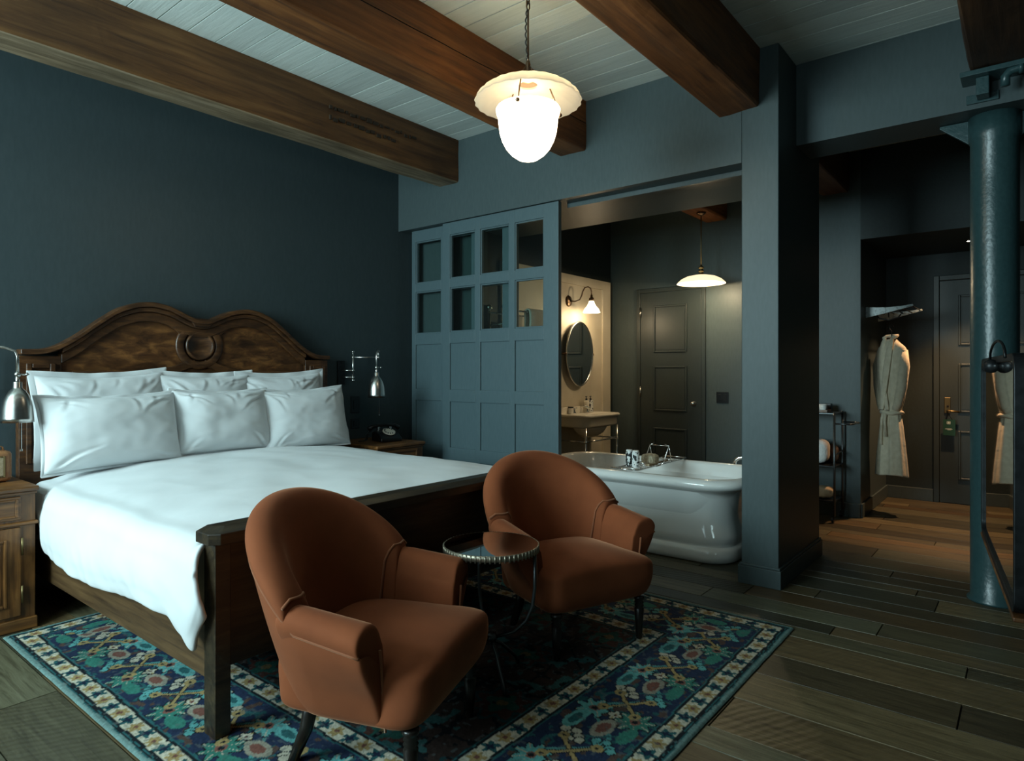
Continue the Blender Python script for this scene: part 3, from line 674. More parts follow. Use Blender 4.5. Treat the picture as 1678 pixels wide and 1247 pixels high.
# ------------------------------------------------------------------ swing-arm wall lamps
def swing_lamp(mx, label, sx, sy, px, py, dz=0):
    """wall plate at mx; pivot post in front of it; arm to (px,py); shade below"""
    t = thing('wall_lamp', label, 'lamp', (mx, HWY, 1.34 + dz), 0, 'swing-arm lamps beside the headboard')
    def l(x, y, z): return (x - mx, y - HWY, z - 1.34)
    obj('wall_plate', bx(-.035, .035, -.018, -.001, -.105, .105), 'blackmetal', t, bevel=.004)
    p = (mx + .06, HWY - .10)
    s = tube(B(), [l(p[0], p[1], 1.275), l(p[0], p[1], 1.52)], .008, 12)
    for z in (1.30, 1.36): tube(s, [l(mx, HWY - .012, z), l(p[0], p[1], z)], .007, 10)
    for z in (1.275, 1.30, 1.36, 1.475, 1.522): lathe(s, [(0, -.014), (.010, -.010), (.014, 0), (.010, .010), (0, .014)], 14, l(p[0], p[1], z))
    obj('pivot_post', s, 'nickel', t, smooth=True)
    s = tube(B(), [l(p[0], p[1], 1.475), l(px, py, 1.475)], .007, 12)
    lathe(s, [(0, -.015), (.011, -.010), (.014, 0), (.011, .010), (0, .015)], 14, l(px, py, 1.475))
    tube(s, [l(px, py, 1.475), l(px, py, 1.53)], .008, 12); lathe(s, [(0, -.014), (.010, -.010), (.014, 0), (.010, .010), (0, .014)], 14, l(px, py, 1.53))
    dx, dy = sx - px, sy - py
    tube(s, [l(px, py, 1.53)] + [l(px + dx * k, py + dy * k, 1.53 + .012 * math.sin(k * PI)) for k in (.25, .5)] + [l(px + dx * .8, py + dy * .8, 1.528), l(px + dx * .96, py + dy * .96, 1.51), l(sx, sy, 1.48), l(sx, sy, 1.36)], .0075, 12)
    obj('arm', s, 'nickel', t, smooth=True)
    s = lathe(B(), [(0, -.016), (.012, -.011), (.016, 0), (.012, .011), (0, .016)], 16, l(sx, sy, 1.385)); tube(s, [l(sx, sy, 1.385), l(sx + .035, sy - .01, 1.385)], .005, 8)
    lathe(s, [(0, -.011), (.011, 0), (0, .011)], 12, l(sx + .040, sy - .011, 1.385)); tube(s, [l(sx, sy, 1.385), l(sx, sy, 1.32)], .010, 10)
    obj('tilt_joint', s, 'nickel', t, smooth=True)
    sh = lathe_open(B(), [(.0185, 1.345), (.020, 1.343), (.020, 1.315), (.024, 1.308), (.036, 1.296), (.050, 1.274), (.062, 1.240), (.069, 1.200), (.073, 1.150), (.0755, 1.128), (.0735, 1.130), (.066, 1.2), (.058, 1.24), (.046, 1.272), (.030, 1.294), (.012, 1.31)], 40, l(sx, sy, 0))
    obj('shade', sh, 'nickel', t, smooth=True)
    ch = tube(B(), [l(sx + .012, sy - .02, 1.30), l(sx + .012, sy - .02, .985)], .0018, 6); lathe(ch, [(0, -.010), (.006, -.006), (.006, .004), (0, .009)], 10, l(sx + .012, sy - .02, .98))
    obj('pull_chain', ch, 'chrome', t)
swing_lamp(3.50, 'brushed nickel swing-arm wall lamp right of the headboard, above the telephone', 3.62, 4.40, 3.74, 4.52)
swing_lamp(.92, 'brushed nickel swing-arm wall lamp at the left picture edge, in front of the bed corner', 1.055, 4.25, .80, 4.36, -.05)

# wall plates
for zc, lab, hh in ((1.055, 'upper black switch plate on the wall behind the right nightstand', .075), (.885, 'lower black socket plate on the wall behind the right nightstand', .045)):
    t = thing('wall_switch', lab, 'switch plate', (3.655, HWY, zc), 0, 'black plates beside the right lamp')
    obj('plate', bx(-.045, .045, -.008, 0, -hh, hh), 'blackplastic', t, bevel=.003)
    obj('rocker', bx(-.02, .02, -.012, -.008, -hh * .55, hh * .55), 'blackplastic', t, bevel=.002)
t = thing('wall_switch', 'black switch plate on the slate wall right of the bathroom door', 'switch plate', (7.05, 2.677, 1.063))
obj('plate', bx(-.008, 0, -.068, .068, -.062, .062), 'blackplastic', t, bevel=.003)
for y in (-.03, .03): obj('rocker', bx(-.013, -.008, y - .02, y + .02, -.035, .035), 'blackplastic', t, bevel=.002)

# telephone
t = thing('telephone', 'black telephone with a round pale dial on the right nightstand', 'telephone', (3.70, 4.36, .75), -.25)
bm = prism(B(), [(-.10, 0), (.09, 0), (.09, .075), (.05, .088), (-.03, .070), (-.10, .030)], 'x', -.10, .10); obj('base', bm, 'blackplastic', t, bevel=.012, seg=3)
dm = Matrix.Rotation(.45, 4, 'X')
obj('dial', lathe(B(), [(.0, .010), (.030, .010), (.054, .007), (.056, 0)], 32, (.01, -.02, .080), dm), 'cream', t, smooth=False)
s = B()
for k in range(10):
    a = k * .5 + .6; lathe(s, [(0, .0125), (.006, .0125), (.006, .008)], 10, Vector((.01, -.02, .080)) + dm @ Vector((.040 * math.cos(a), .040 * math.sin(a), 0)), dm)
obj('finger_holes', s, 'greymetal', t)
s = tube(B(), [(-.14, .055, .105), (-.10, .055, .128), (0, .055, .135), (.10, .055, .128), (.14, .055, .105)], [.022, .015, .013, .015, .022], 12)
obj('handset', s, 'blackplastic', t, smooth=True)
for x in (-.055, .055): obj('cradle_prong', bx(x - .01, x + .01, .035, .075, .08, .122), 'chrome', t, bevel=.004)
obj('curly_cord', tube(B(), [(-.14 - .12 * k / 90 + .010 * math.cos(k * 1.1), .045 - .06 * k / 90 + .010 * math.sin(k * 1.1), .014 + .095 * max(0, 1 - k / 40) ** 2) for k in range(91)], .003, 5), 'blackplastic', t)

# ------------------------------------------------------------------ armchairs
def chair_shell(stations, cap=True):
    """stations: (x, y, nx, ny, H, lean, roll) -> closed padded shell"""
    bm = bmesh.new(); rings = []; welt = []; inn = []
    for (x, y, nx, ny, Hh, lean, roll, th) in stations:
        def pt(o, z):
            q = o + lean * max(0, z - .34); return Vector((x + nx * q, y + ny * q, z))
        prof = [(-.055 * th, .30), (-.060 * th, .40), (-.056 * th, (.42 + Hh) / 2), (-.050 * th, Hh - .085), (-.036 * th, Hh - .030), (-.006, Hh - .003), (.030 + roll * .5, Hh), (.060 + roll * .8, Hh - .020), (.068 + roll, Hh - .060), (.052 + roll * .55, Hh - .105), (.034, (Hh - .105) * .7 + .30 * .3), (.010, (Hh - .105) * .3 + .30 * .7), (-.012, .30), (-.050, .225), (-.075, .22)]
        ring = [bm.verts.new(pt(o, z)) for o, z in prof]; rings.append(ring); inn.append([pt(o, z) for o, z in prof[:9]])
        welt.append([pt(o, z) for o, z in ((.058 + roll * .86, Hh - .078), (.059 + roll * .62, Hh - .120), (.050 + roll * .40, (Hh - .12) * .70 + .33 * .30), (.036 + roll * .20, (Hh - .12) * .35 + .33 * .65), (.016, .33), (-.008, .26), (-.030, .215), (-.06, .203))])
    k = len(rings[0])
    for a, c_ in zip(rings, rings[1:]):
        for j in range(k): bm.faces.new((a[j], a[(j + 1) % k], c_[(j + 1) % k], c_[j]))
    for ring, sgn in ((rings[0], 1), (rings[-1], -1)):
        cen = sum((v.co for v in ring), Vector()) / k
        r2 = [bm.verts.new(cen + (v.co - cen) * .82) for v in ring]
        for j in range(k): bm.faces.new((ring[j], ring[(j + 1) % k], r2[(j + 1) % k], r2[j]))
        bm.faces.new(r2)
    return bm, welt, inn
RX, RY, CYB = .315, .235, -.03
def back_station(a, th=1.0):
    ca, sa = math.cos(a), math.sin(a); nx, ny = sa / RX, ca / RY; l = math.hypot(nx, ny)
    c8 = max(0, math.cos(a * 90 / 86)); Hh = .605 + .285 * c8 ** .80
    return (RX * sa, CYB + RY * ca, nx / l, ny / l, Hh, .10 + .06 * ca, .012, th)
def armchair(loc, phi, label):
    t = thing('armchair', label, 'armchair', loc, phi, 'rust velvet armchairs')
    lim = math.radians(84)
    bm, welt, inn = chair_shell([back_station(-lim + 2 * lim * i / 28) for i in range(29)])
    back = obj('backrest', bm, 'velvet', t, smooth=True, subsurf=2)
    sides = {}; fronts = {}
    for sx in (-1, 1):
        sts = []
        for i in range(10):
            y = -.265 + .24 * i / 9; k = i / 9
            sts.append((sx * (RX + .002), y, sx, 0, .572 + .030 * k, .10, .030 * (1 - k) + .012, .95))
        for a in (math.radians(90 - 7), math.radians(90 - 14)):
            s_ = back_station(a * sx, .95); sts.append((s_[0], s_[1], s_[2], s_[3], .602, .11, .010, .95))
        bm, aw, _ = chair_shell(sts); sides[sx] = aw[:10]
        wrap = []
        for dx_, dy_ in ((.075, -.010), (.018, -.007)): wrap.append([Vector((p.x - sx * dx_ * (1 if k_ else .5), p.y + dy_, p.z)) for k_, p in enumerate(aw[0])])
        fronts[sx] = wrap
        arm = obj('arm', bm, 'velvet', t, smooth=True, subsurf=2)
        # seam between arm and back runs down and backwards to the seat
        sm = []
        for j in range(9):
            f = (29 - 1) / 2 + sx * (math.radians(58 + 25 * min(1, j / 5) ** .8)) / (2 * lim) * 28; i0 = min(27, int(f)); p = inn[i0][j].lerp(inn[i0 + 1][j], f - i0); sm.append(p - Vector((0, 0, .009 if j > 3 else 0)))
        obj('piping', tube(B(), sm[1:8], .0055, 8), 'piping', arm, smooth=True)
        obj('piping', tube(B(), [(sx * (.288 + .034 * k_), -.277, .21 + .27 * k_) for k_ in (0, .35, .7, 1)], .0045, 8), 'piping', arm, smooth=True)
    allw = sides[-1] + welt[1:-1] + sides[1][::-1]
    bm = B(); g = [[bm.verts.new(p) for p in st_] for st_ in fronts[-1] + allw + fronts[1][::-1]]
    for a_, c_ in zip(g, g[1:]):
        for j in range(7): bm.faces.new((a_[j], a_[j + 1], c_[j + 1], c_[j]))
    obj('outer_panel', bm, 'velvet', t, smooth=True, subsurf=2)
    obj('piping', tube(B(), [w_[0] for w_ in allw], .005, 8), 'piping', back, smooth=True)
    def sf(p):
        u, v = p.x / .30, p.y / .33
        p = p.copy(); k = min(1, max(0, (-.10 - p.y) / .08)); p.x *= 1 + .055 * k * k * (3 - 2 * k)
        if p.z > 0: p.z += .050 * max(0, 1 - u * u) * max(0, 1 - (v + .15) ** 2 * .8)
        if p.y < -.05: p.y += .0
        if p.z < .03:
            k = (.03 - p.z) / .13; p.x *= 1 - .05 * k
            if p.y < 0: p.y += .055 * k * k
        return p
    obj('seat', rbox(B(), (0, -.135, .307), (.60, .58, .205), 14, 9, sf), 'velvet', t, smooth=True, subsurf=1)
    for sx in (-1, 1):
        obj('piping', tube(B(), [(sx * (.278 - .012 * k), -.398 + .030 * k * k, .37 - .13 * k) for k in (0, .5, 1)], .003, 8), 'piping', t, smooth=True)
        obj('front_leg', lathe(B(), [(.0, 0), (.013, 0), (.017, .010), (.014, .022), (.017, .030), (.0245, .15), (.018, .158), (.025, .166), (.018, .174), (.025, .182), (.019, .190), (.027, .200), (.027, .215)], 20, (sx * .250, -.345, 0)), 'legblack', t, smooth=True)
        l = B(); tube(l, [(sx * .195, .05, .25), (sx * .200, .075, .12), (sx * .210, .125, 0)], [.028, .024, .018], 8); obj('rear_leg', l, 'legblack', t, smooth=True)
    return t
armchair((2.835, 1.957, .012), -.367, 'rust velvet armchair farther back, in front of the bathtub')
armchair((1.507, 1.940, .012), .36, 'rust velvet armchair nearest the camera, by the bed end')

# ------------------------------------------------------------------ side table
t = thing('side_table', 'small round mirror-topped side table with fluted metal edge between the armchairs', 'table', (2.165, 1.855, .012))
RT, ZT = .205, .585
fl_ = B(); lathe(fl_, [(RT, ZT - .026), (RT + .004, ZT - .024), (RT + .004, ZT - .002), (RT, ZT)], 96, (0, 0, 0), None)
for f in [f for f in fl_.faces if len(f.verts) == 96]: fl_.faces.remove(f)
for k in range(64):
    a = 2 * PI * k / 64; tube(fl_, [((RT + .003) * math.cos(a), (RT + .003) * math.sin(a), ZT - .030), ((RT + .003) * math.cos(a), (RT + .003) * math.sin(a), ZT - .001)], .0042, 6)
obj('fluted_rim', fl_, 'champagne', t, smooth=True)
obj('mirror_top', lathe(B(), [(0, ZT - .02), (RT, ZT - .02), (RT, ZT - .001), (0, ZT - .001)], 64), 'mirror', t)
for k in range(3):
    a = math.radians(-62 + 120 * k + 0); u = (math.cos(a), math.sin(a)); pr = [(RT - .012, ZT - .02), (RT - .012, .40), (RT - .022, .32), (RT - .05, .255), (RT - .10, .205), (.02, .175)]
    lg = tube(B(), [(u[0] * r_, u[1] * r_, z) for r_, z in pr], .0075, 10)
    tube(lg, [(u[0] * .02, u[1] * .02, .175), (u[0] * -.06, u[1] * -.06, .13), (-u[0] * .16, -u[1] * .16, .04), (-u[0] * .185, -u[1] * .185, .002)], .0075, 10)
    obj('leg', lg, 'greymetal', t, smooth=True)
obj('hub', lathe(B(), [(0, .155), (.022, .16), (.026, .175), (.022, .19), (0, .195)], 20), 'greymetal', t, smooth=True)

# ------------------------------------------------------------------ rug (woven pattern as a colour per knot)
def rug():
    x0, x1, y0, y1 = .945, 3.575, .975, 4.06; st = .0062
    nx, ny = int((x1 - x0) / st), int((y1 - y0) / st)
    X, Y = np.meshgrid(np.linspace(x0, x1, nx + 1), np.linspace(y0, y1, ny + 1), indexing='ij')
    rng = np.random.default_rng(4)
    def fract(v): return v - np.floor(v)
    # soft value noise
    def vn(x, y, s, seed):
        r = np.random.default_rng(seed).random((256, 256)); xi, yi = np.floor(x * s).astype(int), np.floor(y * s).astype(int); fx, fy = fract(x * s), fract(y * s)
        fx, fy = fx * fx * (3 - 2 * fx), fy * fy * (3 - 2 * fy); g = lambda i, j: r[i % 256, j % 256]
        return (g(xi, yi) * (1 - fx) + g(xi + 1, yi) * fx) * (1 - fy) + (g(xi, yi + 1) * (1 - fx) + g(xi + 1, yi + 1) * fx) * fy
    wx = X + .010 * (vn(X, Y, 9, 1) - .5) + .006 * (vn(X, Y, 40, 2) - .5); wy = Y + .010 * (vn(X, Y, 9, 3) - .5) + .006 * (vn(X, Y, 40, 4) - .5)
    dl, dr, db, dt = wx - x0, x1 - wx, wy - y0, y1 - wy
    d = np.minimum(np.minimum(dl, dr), np.minimum(db, dt))
    horiz = np.minimum(db, dt) < np.minimum(dl, dr)              # band runs along X
    s = np.where(horiz, wx - x0, wy - y0)                        # coordinate along the band
    navy, teal, aqua, cream, sand, brown, dark, green, rose = [np.array(c) for c in ((.014, .028, .070), (.016, .115, .125), (.085, .36, .35), (.52, .48, .36), (.36, .25, .085), (.085, .050, .040), (.008, .012, .016), (.025, .19, .145), (.23, .085, .06))]
    col = np.zeros(X.shape + (3,)); 
    def put(mask, c): col[mask] = c
    # field: dark lattice with leaves
    put(d >= 0, brown * .75)
    fu, fv = fract((wx - .13) / .42) - .5, fract((wy - .2) / .42 + .5 * (np.floor((wx - .13) / .42) % 2)) - .5
    fr, fa = np.hypot(fu, fv), np.arctan2(fv, fu)
    f = d > .585
    put(f & (np.abs(np.sin(wx * 21 + 2 * np.sin(wy * 13)) + np.sin(wy * 19 + 2 * np.sin(wx * 11))) < .22), dark)
    put(f & (fr < .30 + .05 * np.cos(fa * 8)), teal * .75); put(f & (fr < .25 + .05 * np.cos(fa * 8)), rose * .55); put(f & (fr < .15 + .04 * np.cos(fa * 4)), green * .8); put(f & (fr < .06), sand * .8)
    put(f & (vn(wx, wy, 22, 9) > .80), aqua * .5); put(f & (vn(wx, wy, 26, 10) < .17), dark)
    # main border
    mb = (d > .12) & (d < .49); put(mb, navy)
    c0 = .305; L_ = .41; ph = fract(s / L_); cell = np.floor(s / L_); q = (d - c0)
    put(mb & (vn(wx, wy, 30, 12) > .72), brown); put(mb & (vn(wx, wy, 34, 15) < .2), teal * .8)
    vine = np.abs(q - .085 * np.sin(2 * PI * ph * 1 + .6)); put(mb & (vine < .011), aqua * .75); vine2 = np.abs(q + .11 * np.sin(2 * PI * ph * 1 + 2.2)); put(mb & (vine2 < .010), teal)
    def flower(cs, cq, R, n, c1, c2, rot=0, arms=False):
        u = (ph - cs); u = (u - np.round(u)) * L_; v = q - cq; r = np.hypot(u, v); a = np.arctan2(v, u) + rot
        lim = R * (.80 + .20 * np.cos(a * n)); put(mb & (r < lim + .008), dark); put(mb & (r < lim), c1)
        put(mb & (r < lim) & (np.abs(np.sin(a * n / 2)) < .16), c2); put(mb & (r < R * .28), rose); put(mb & (r < R * .16), dark)
    def cluster(cs, cq, R, c1):
        u = (ph - cs); u = (u - np.round(u)) * L_; v = q - cq
        for du, dv_ in ((-R, 0), (R, 0), (0, -R), (0, R), (R * .7, R * 1.5), (-R * .7, -R * 1.5)):
            r = np.hypot((u - du), (v - dv_)); put(mb & (r < R * .85), dark); put(mb & (r < R * .68), c1)
    flower(.12, .085, .075, 8, aqua, cream * .8); flower(.12, -.095, .078, 8, green, cream * .8, .4)
    flower(.12, -.005, .030, 4, cream, sand)
    cluster(.60, .045, .028, cream * .9); cluster(.60, -.085, .024, aqua)
    # yellow cross
    u = (ph - .37); u = (u - np.round(u)) * L_; v = q + .005
    for sg in (1, -1):
        k = np.abs(u * sg - v); put(mb & (k < .016) & (np.hypot(u, v) < .105), dark); put(mb & (k < .010) & (np.hypot(u, v) < .10), sand)
    for (a1, b1) in ((.07, .07), (-.07, -.07), (.07, -.07), (-.07, .07)):
        r = np.hypot(u - a1, v - b1); put(mb & (r < .024), sand); put(mb & (r < .008), dark)
    u = (ph - .86); u = (u - np.round(u)) * L_
    r = np.hypot(u * .7, (q - .10) * 1.6); put(mb & (r < .055), aqua); put(mb & (r < .030), teal)
    r = np.hypot(u * .7, (q + .02) * 1.3); put(mb & (r < .05), cream * .55); put(mb & (r < .03), rose * .8)
    r = np.hypot(u * .8, (q + .12) * 1.6); put(mb & (r < .05), green); 
    # cream minor borders with alternating leaves and dull gold flowers
    for a0, a1 in ((.040, .118), (.492, .575)):
        m_ = (d > a0) & (d < a1); put(m_, cream); mid = (a0 + a1) / 2; Lm = .155; p2 = (fract(s / Lm) - .5); i2 = np.floor(s / Lm)
        put(m_ & (vn(wx, wy, 60, 20) > .78), cream * .7)
        u2 = (p2 - .25) * Lm; r = np.hypot(u2, d - mid); a = np.arctan2(d - mid, u2)
        put(m_ & (r < .028 + .007 * np.cos(6 * a)), sand * .95); put(m_ & (r < .010), rose * .7)
        u2 = (p2 + .25) * Lm; r = np.hypot(u2 * 1.05, (d - mid) * 1.0); a = np.arctan2(d - mid, u2)
        put(m_ & (r < .030 + .009 * np.cos(5 * a + 2 * i2)), teal * .8); put(m_ & (r < .016 + .006 * np.cos(4 * a)), navy * .6); 
        e = (np.abs(d - a0) < .006) | (np.abs(d - a1) < .006); put(e, dark); 
        e = (np.abs(d - a0 + .010) < .004) | (np.abs(d - a1 - .010) < .004); put(e, teal)
    put(d < .030, teal * .9); put(d < .020, np.array((.17, .30, .28)) * .8); put((d < .030) & (d > .024), dark)
    # wear and knot-to-knot variation; the field is also darkened as unlit shade
    k = .80 + .42 * rng.random(X.shape) * .8 + .30 * (vn(X, Y, 5, 30) - .5) + .25 * (vn(X, Y, 70, 31) - .5)
    col = col * .86 + col.mean(-1, keepdims=True) * .14; col *= .96 * k[..., None]; col[d > .585] *= .50; ab = vn(X, Y, 55, 33) > .82; col[ab] = col[ab] * .55 + np.array((.10, .12, .12)) * .45
    Z = .0095 + .0022 * rng.random(X.shape) + .0035 * (vn(X, Y, 3, 40) - .5)
    edge = np.minimum(np.minimum(X - x0, x1 - X), np.minimum(Y - y0, y1 - Y)); Z = np.where(edge < .004, .005, Z)
    jit = .0025 * (vn(X, Y, 12, 50) - .5) * (edge < .02); X = X + jit; Y = Y + jit
    verts = np.stack([X, Y, Z], -1).reshape(-1, 3); idx = np.arange((nx + 1) * (ny + 1)).reshape(nx + 1, ny + 1)
    faces = np.stack([idx[:-1, :-1], idx[1:, :-1], idx[1:, 1:], idx[:-1, 1:]], -1).reshape(-1, 4)
    me = bpy.data.meshes.new('rug'); me.vertices.add(len(verts)); me.vertices.foreach_set('co', verts.ravel())
    me.loops.add(faces.size); me.loops.foreach_set('vertex_index', faces.ravel()); me.polygons.add(len(faces))
    me.polygons.foreach_set('loop_start', np.arange(0, faces.size, 4)); me.polygons.foreach_set('loop_total', np.full(len(faces), 4)); me.update()
    at = me.color_attributes.new('weave', 'FLOAT_COLOR', 'POINT'); at.data.foreach_set('color', np.concatenate([col.reshape(-1, 3), np.ones((len(verts), 1))], 1).ravel())
    m = mat('woven_wool', (.1, .1, .1), .95, Specular_IOR_Level=.15); a = N(m, 'ShaderNodeAttribute', attribute_name='weave'); L(m, a.outputs['Color'], P(m).inputs['Base Color'])
    me.materials.append(m); o = bpy.data.objects.new('rug', me); C.objects.link(o)
    return tag(o, 'teal and navy floral patterned woven rug with cream borders under the bed and armchairs', 'rug')
rug()

# ------------------------------------------------------------------ pendant lamp over the chairs
PX, PY = 2.752, 2.10
t = thing('pendant_lamp', 'glowing white glass bowl pendant with a scalloped dish, hanging on a chain', 'lamp', (PX, PY, CZ))
def pz(z): return z - CZ
obj('ceiling_hook', lathe(B(), [(0, pz(3.345)), (.02, pz(3.347)), (.035, pz(3.37)), (.038, -.001), (0, -.001)], 20), 'bronze', t, smooth=True)
ch = B()
for k in range(2):
    z = pz(3.345 - k * .036); o_ = k % 2
    tube(ch, [((.011 * math.cos(a) if o_ else 0), (0 if o_ else .011 * math.cos(a)), z - .010 + .024 * math.sin(a)) for a in [2 * PI * i / 12 for i in range(12)]], .0032, 6, True)
obj('chain', ch, 'bronze', t, smooth=True)
rod = tube(B(), [(0, 0, pz(3.275)), (0, 0, pz(2.90))], .0055, 10); tube(rod, [(0, .006, pz(3.275)), (.014, 0, pz(3.29)), (.014, 0, pz(3.315)), (0, -.006, pz(3.322)), (-.014, 0, pz(3.315)), (-.014, 0, pz(3.29))], .0035, 6, True)
lathe(rod, [(0, pz(3.01)), (.010, pz(3.005)), (.014, pz(2.985)), (.010, pz(2.965)), (.016, pz(2.94)), (.03, pz(2.915)), (.052, pz(2.895)), (.054, pz(2.885)), (0, pz(2.885))], 24)
for k in range(3):
    a = math.radians(20 + 120 * k); tube(rod, [(0, 0, pz(2.995)), (.025 * math.cos(a), .025 * math.sin(a), pz(2.955)), (.075 * math.cos(a), .075 * math.sin(a), pz(2.893))], .0035, 6)
obj('rod', rod, 'bronze', t, smooth=True)
obj('flex', tube(B(), [(.003 * math.sin(k * .9) - .020 * math.sin(PI * k / 60), .003 * math.cos(k * .9), pz(3.33 - .34 * k / 60)) for k in range(61)], .0038, 6), 'blackplastic', t, smooth=True)
obj('glass_dish', lathe_open(B(), [(.05, pz(2.886)), (.10, pz(2.884)), (.17, pz(2.872)), (.225, pz(2.850)), (.262, pz(2.822)), (.280, pz(2.795)), (.284, pz(2.785)), (.278, pz(2.785)), (.255, pz(2.814)), (.215, pz(2.838)), (.16, pz(2.858)), (.10, pz(2.870)), (.05, pz(2.874))], 120, (0, 0, 0), .012, 24), 'dish_glass', t, smooth=True)
obj('glass_bowl', lathe_open(B(), [(.150, pz(2.748)), (.166, pz(2.752)), (.172, pz(2.742)), (.168, pz(2.722)), (.160, pz(2.700)), (.158, pz(2.67)), (.151, pz(2.62)), (.139, pz(2.58)), (.118, pz(2.54)), (.090, pz(2.508)), (.055, pz(2.483)), (.025, pz(2.473)), (.0, pz(2.471))], 64), 'bowl_glow', t, smooth=True)
for k in range(3):
    a = math.radians(200 + 120 * k); u = (math.cos(a), math.sin(a)); hc = tube(B(), [(u[0] * .12, u[1] * .12, pz(2.868)), (u[0] * .145, u[1] * .145, pz(2.81)), (u[0] * .164, u[1] * .164, pz(2.748))], .004, 8)
    lathe(hc, [(0, -.012), (.009, -.008), (.012, 0), (.009, .008), (0, .012)], 12, (u[0] * .176, u[1] * .176, pz(2.73)))
    obj('hanger_chain', hc, 'bronze', t, smooth=True)

# ------------------------------------------------------------------ bathtub
TX, TY = 4.79, 2.47
t = thing('bathtub', 'white freestanding roll-top bathtub standing in the wall opening', 'bathtub', (TX, TY, 0))
def tub_loop(hx, hy, rc, n=14):
    pts = []
    for cx_, cy_, a0 in ((hx - rc, hy - rc, 0), (-hx + rc, hy - rc, 90), (-hx + rc, -hy + rc, 180), (hx - rc, -hy + rc, 270)):
        for i in range(n + 1):
            a = math.radians(a0 + 90 * i / n); pts.append((cx_ + rc * math.cos(a), cy_ + rc * math.sin(a)))
    return pts
def tub_surface(prof, HX, HY):
    bm = bmesh.new(); rings = []
    for ins, z, rc in prof:
        rings.append([bm.verts.new((x, y, z)) for x, y in tub_loop(HX - ins, HY - ins * 1.0, max(.02, rc - ins * .4))])
    k = len(rings[0])
    for a, c_ in zip(rings, rings[1:]):
        for j in range(k): bm.faces.new((a[j], a[(j + 1) % k], c_[(j + 1) % k], c_[j]))
    return bm, rings
HX, HY = .49, .93
bm, rg = tub_surface([(.20, .0, .2), (.105, .0, .24), (.092, .012, .24), (.088, .045, .24), (.090, .082, .24), (.100, .098, .24), (.118, .104, .24), (.122, .112, .24), (.112, .130, .26), (.105, .155, .26), (.108, .185, .26), (.122, .23, .27), (.132, .30, .27), (.130, .38, .27), (.120, .45, .27), (.105, .492, .27), (.075, .512, .27), (.035, .520, .27), (.010, .535, .27), (.0, .558, .27), (.008, .582, .27), (.030, .598, .27), (.055, .602, .27), (.075, .594, .27), (.088, .575, .27), (.100, .50, .30), (.125, .35, .32), (.160, .22, .36), (.22, .14, .40), (.32, .115, .40)], HX, HY)
bm.faces.new(rg[-1]); bm.faces.new(rg[0][::-1])
obj('tub_shell', bm, 'porcelain', t, smooth=True)
sp = tube(B(), [(.25, -.95, .72), (.25, -.90, .725), (.23, -.80, .705), (.21, -.70, .685), (.205, -.672, .66), (.205, -.668, .635)], .014, 12); tube(sp, [(.25, -.95, .0), (.25, -.95, .72)], .016, 12)
ft = thing('bath_tap', 'chrome bath spout at the right end of the tub beside the pier', 'tap', (TX, TY, 0))
obj('spout', sp, 'chrome', ft, smooth=True)
# bath caddy, world coordinates around the left third of the tub
ky = 2.41
t = thing('bath_caddy', 'chrome wire bath rack lying across the tub', 'bath rack', (TX, ky, .605))
s = B()
for y in (-.10, .10):
    tube(s, [(-.46, y, .012), (-.38, y, .004), (.38, y, .004), (.46, y, .012)], .005, 8)
for x in (-.46, .46): tube(s, [(x, -.10, .012), (x, .10, .012)], .005, 8)
for k in range(15): tube(s, [(-.35 + .05 * k, -.10, .004), (-.35 + .05 * k, .10, .004)], .0028, 6)
obj('rack', s, 'chrome', t, smooth=True)
s = B(); 
for y in (-.085, .085): tube(s, [(.05, y, .006), (.16, y, .135), (.15, y * .6, .150)], .0035, 8); tube(s, [(.20, y, .006), (.16, y, .135)], .0035, 8)
tube(s, [(.16, -.085, .135), (.16, .085, .135)], .0035, 8)
obj('book_rest', s, 'chrome', t, smooth=True)
obj('hook', tube(B(), [(-.36, -.10, .0), (-.36, -.10, .05), (-.36, -.14, .06)], .004, 8), 'chrome', t, smooth=True); obj('hook', tube(B(), [(-.10, -.10, .0), (-.10, -.14, .015), (-.10, -.17, .05)], .004, 8), 'chrome', t, smooth=True)
for (x, y, lab, m_) in ((4.52, 2.455, 'dark leaf-patterned bottle on the bath rack, left of the pair', 'pebble'), (4.50, 2.39, 'white leaf-patterned bottle on the bath rack, right of the pair', 'pebble2')):
    q = thing('bath_bottle', lab, 'bottle', (x, y, .612), 0, 'patterned bottles on the bath rack')
    obj('body', lathe(B(), [(0, 0), (.027, 0), (.029, .004), (.029, .112), (.026, .118), (0, .118)], 24), m_, q, smooth=False)
    obj('cap', lathe(B(), [(0, .130), (.022, .130), (.025, .127), (.025, .118), (0, .118)], 24), 'towel', q, smooth=False)
tag(obj('bath_sponge', rbox(B(), (4.70, 2.37, .657), (.14, .12, .085), 8, 3, lambda p: p * (1 + .12 * noise.noise(p * 40))), 'sponge', smooth=True), 'beige natural sponge on the bath rack behind the bottles', 'sponge')
tag(obj('bath_brush', tube(box(B(), 4.60, 4.75, 2.325, 2.36, .612, .632), [(4.745, 2.342, .622), (4.96, 2.34, .622)], .008, 8), 'paper', smooth=False, bevel=.004), 'wooden bath brush lying on the bath rack right of the sponge', 'brush')

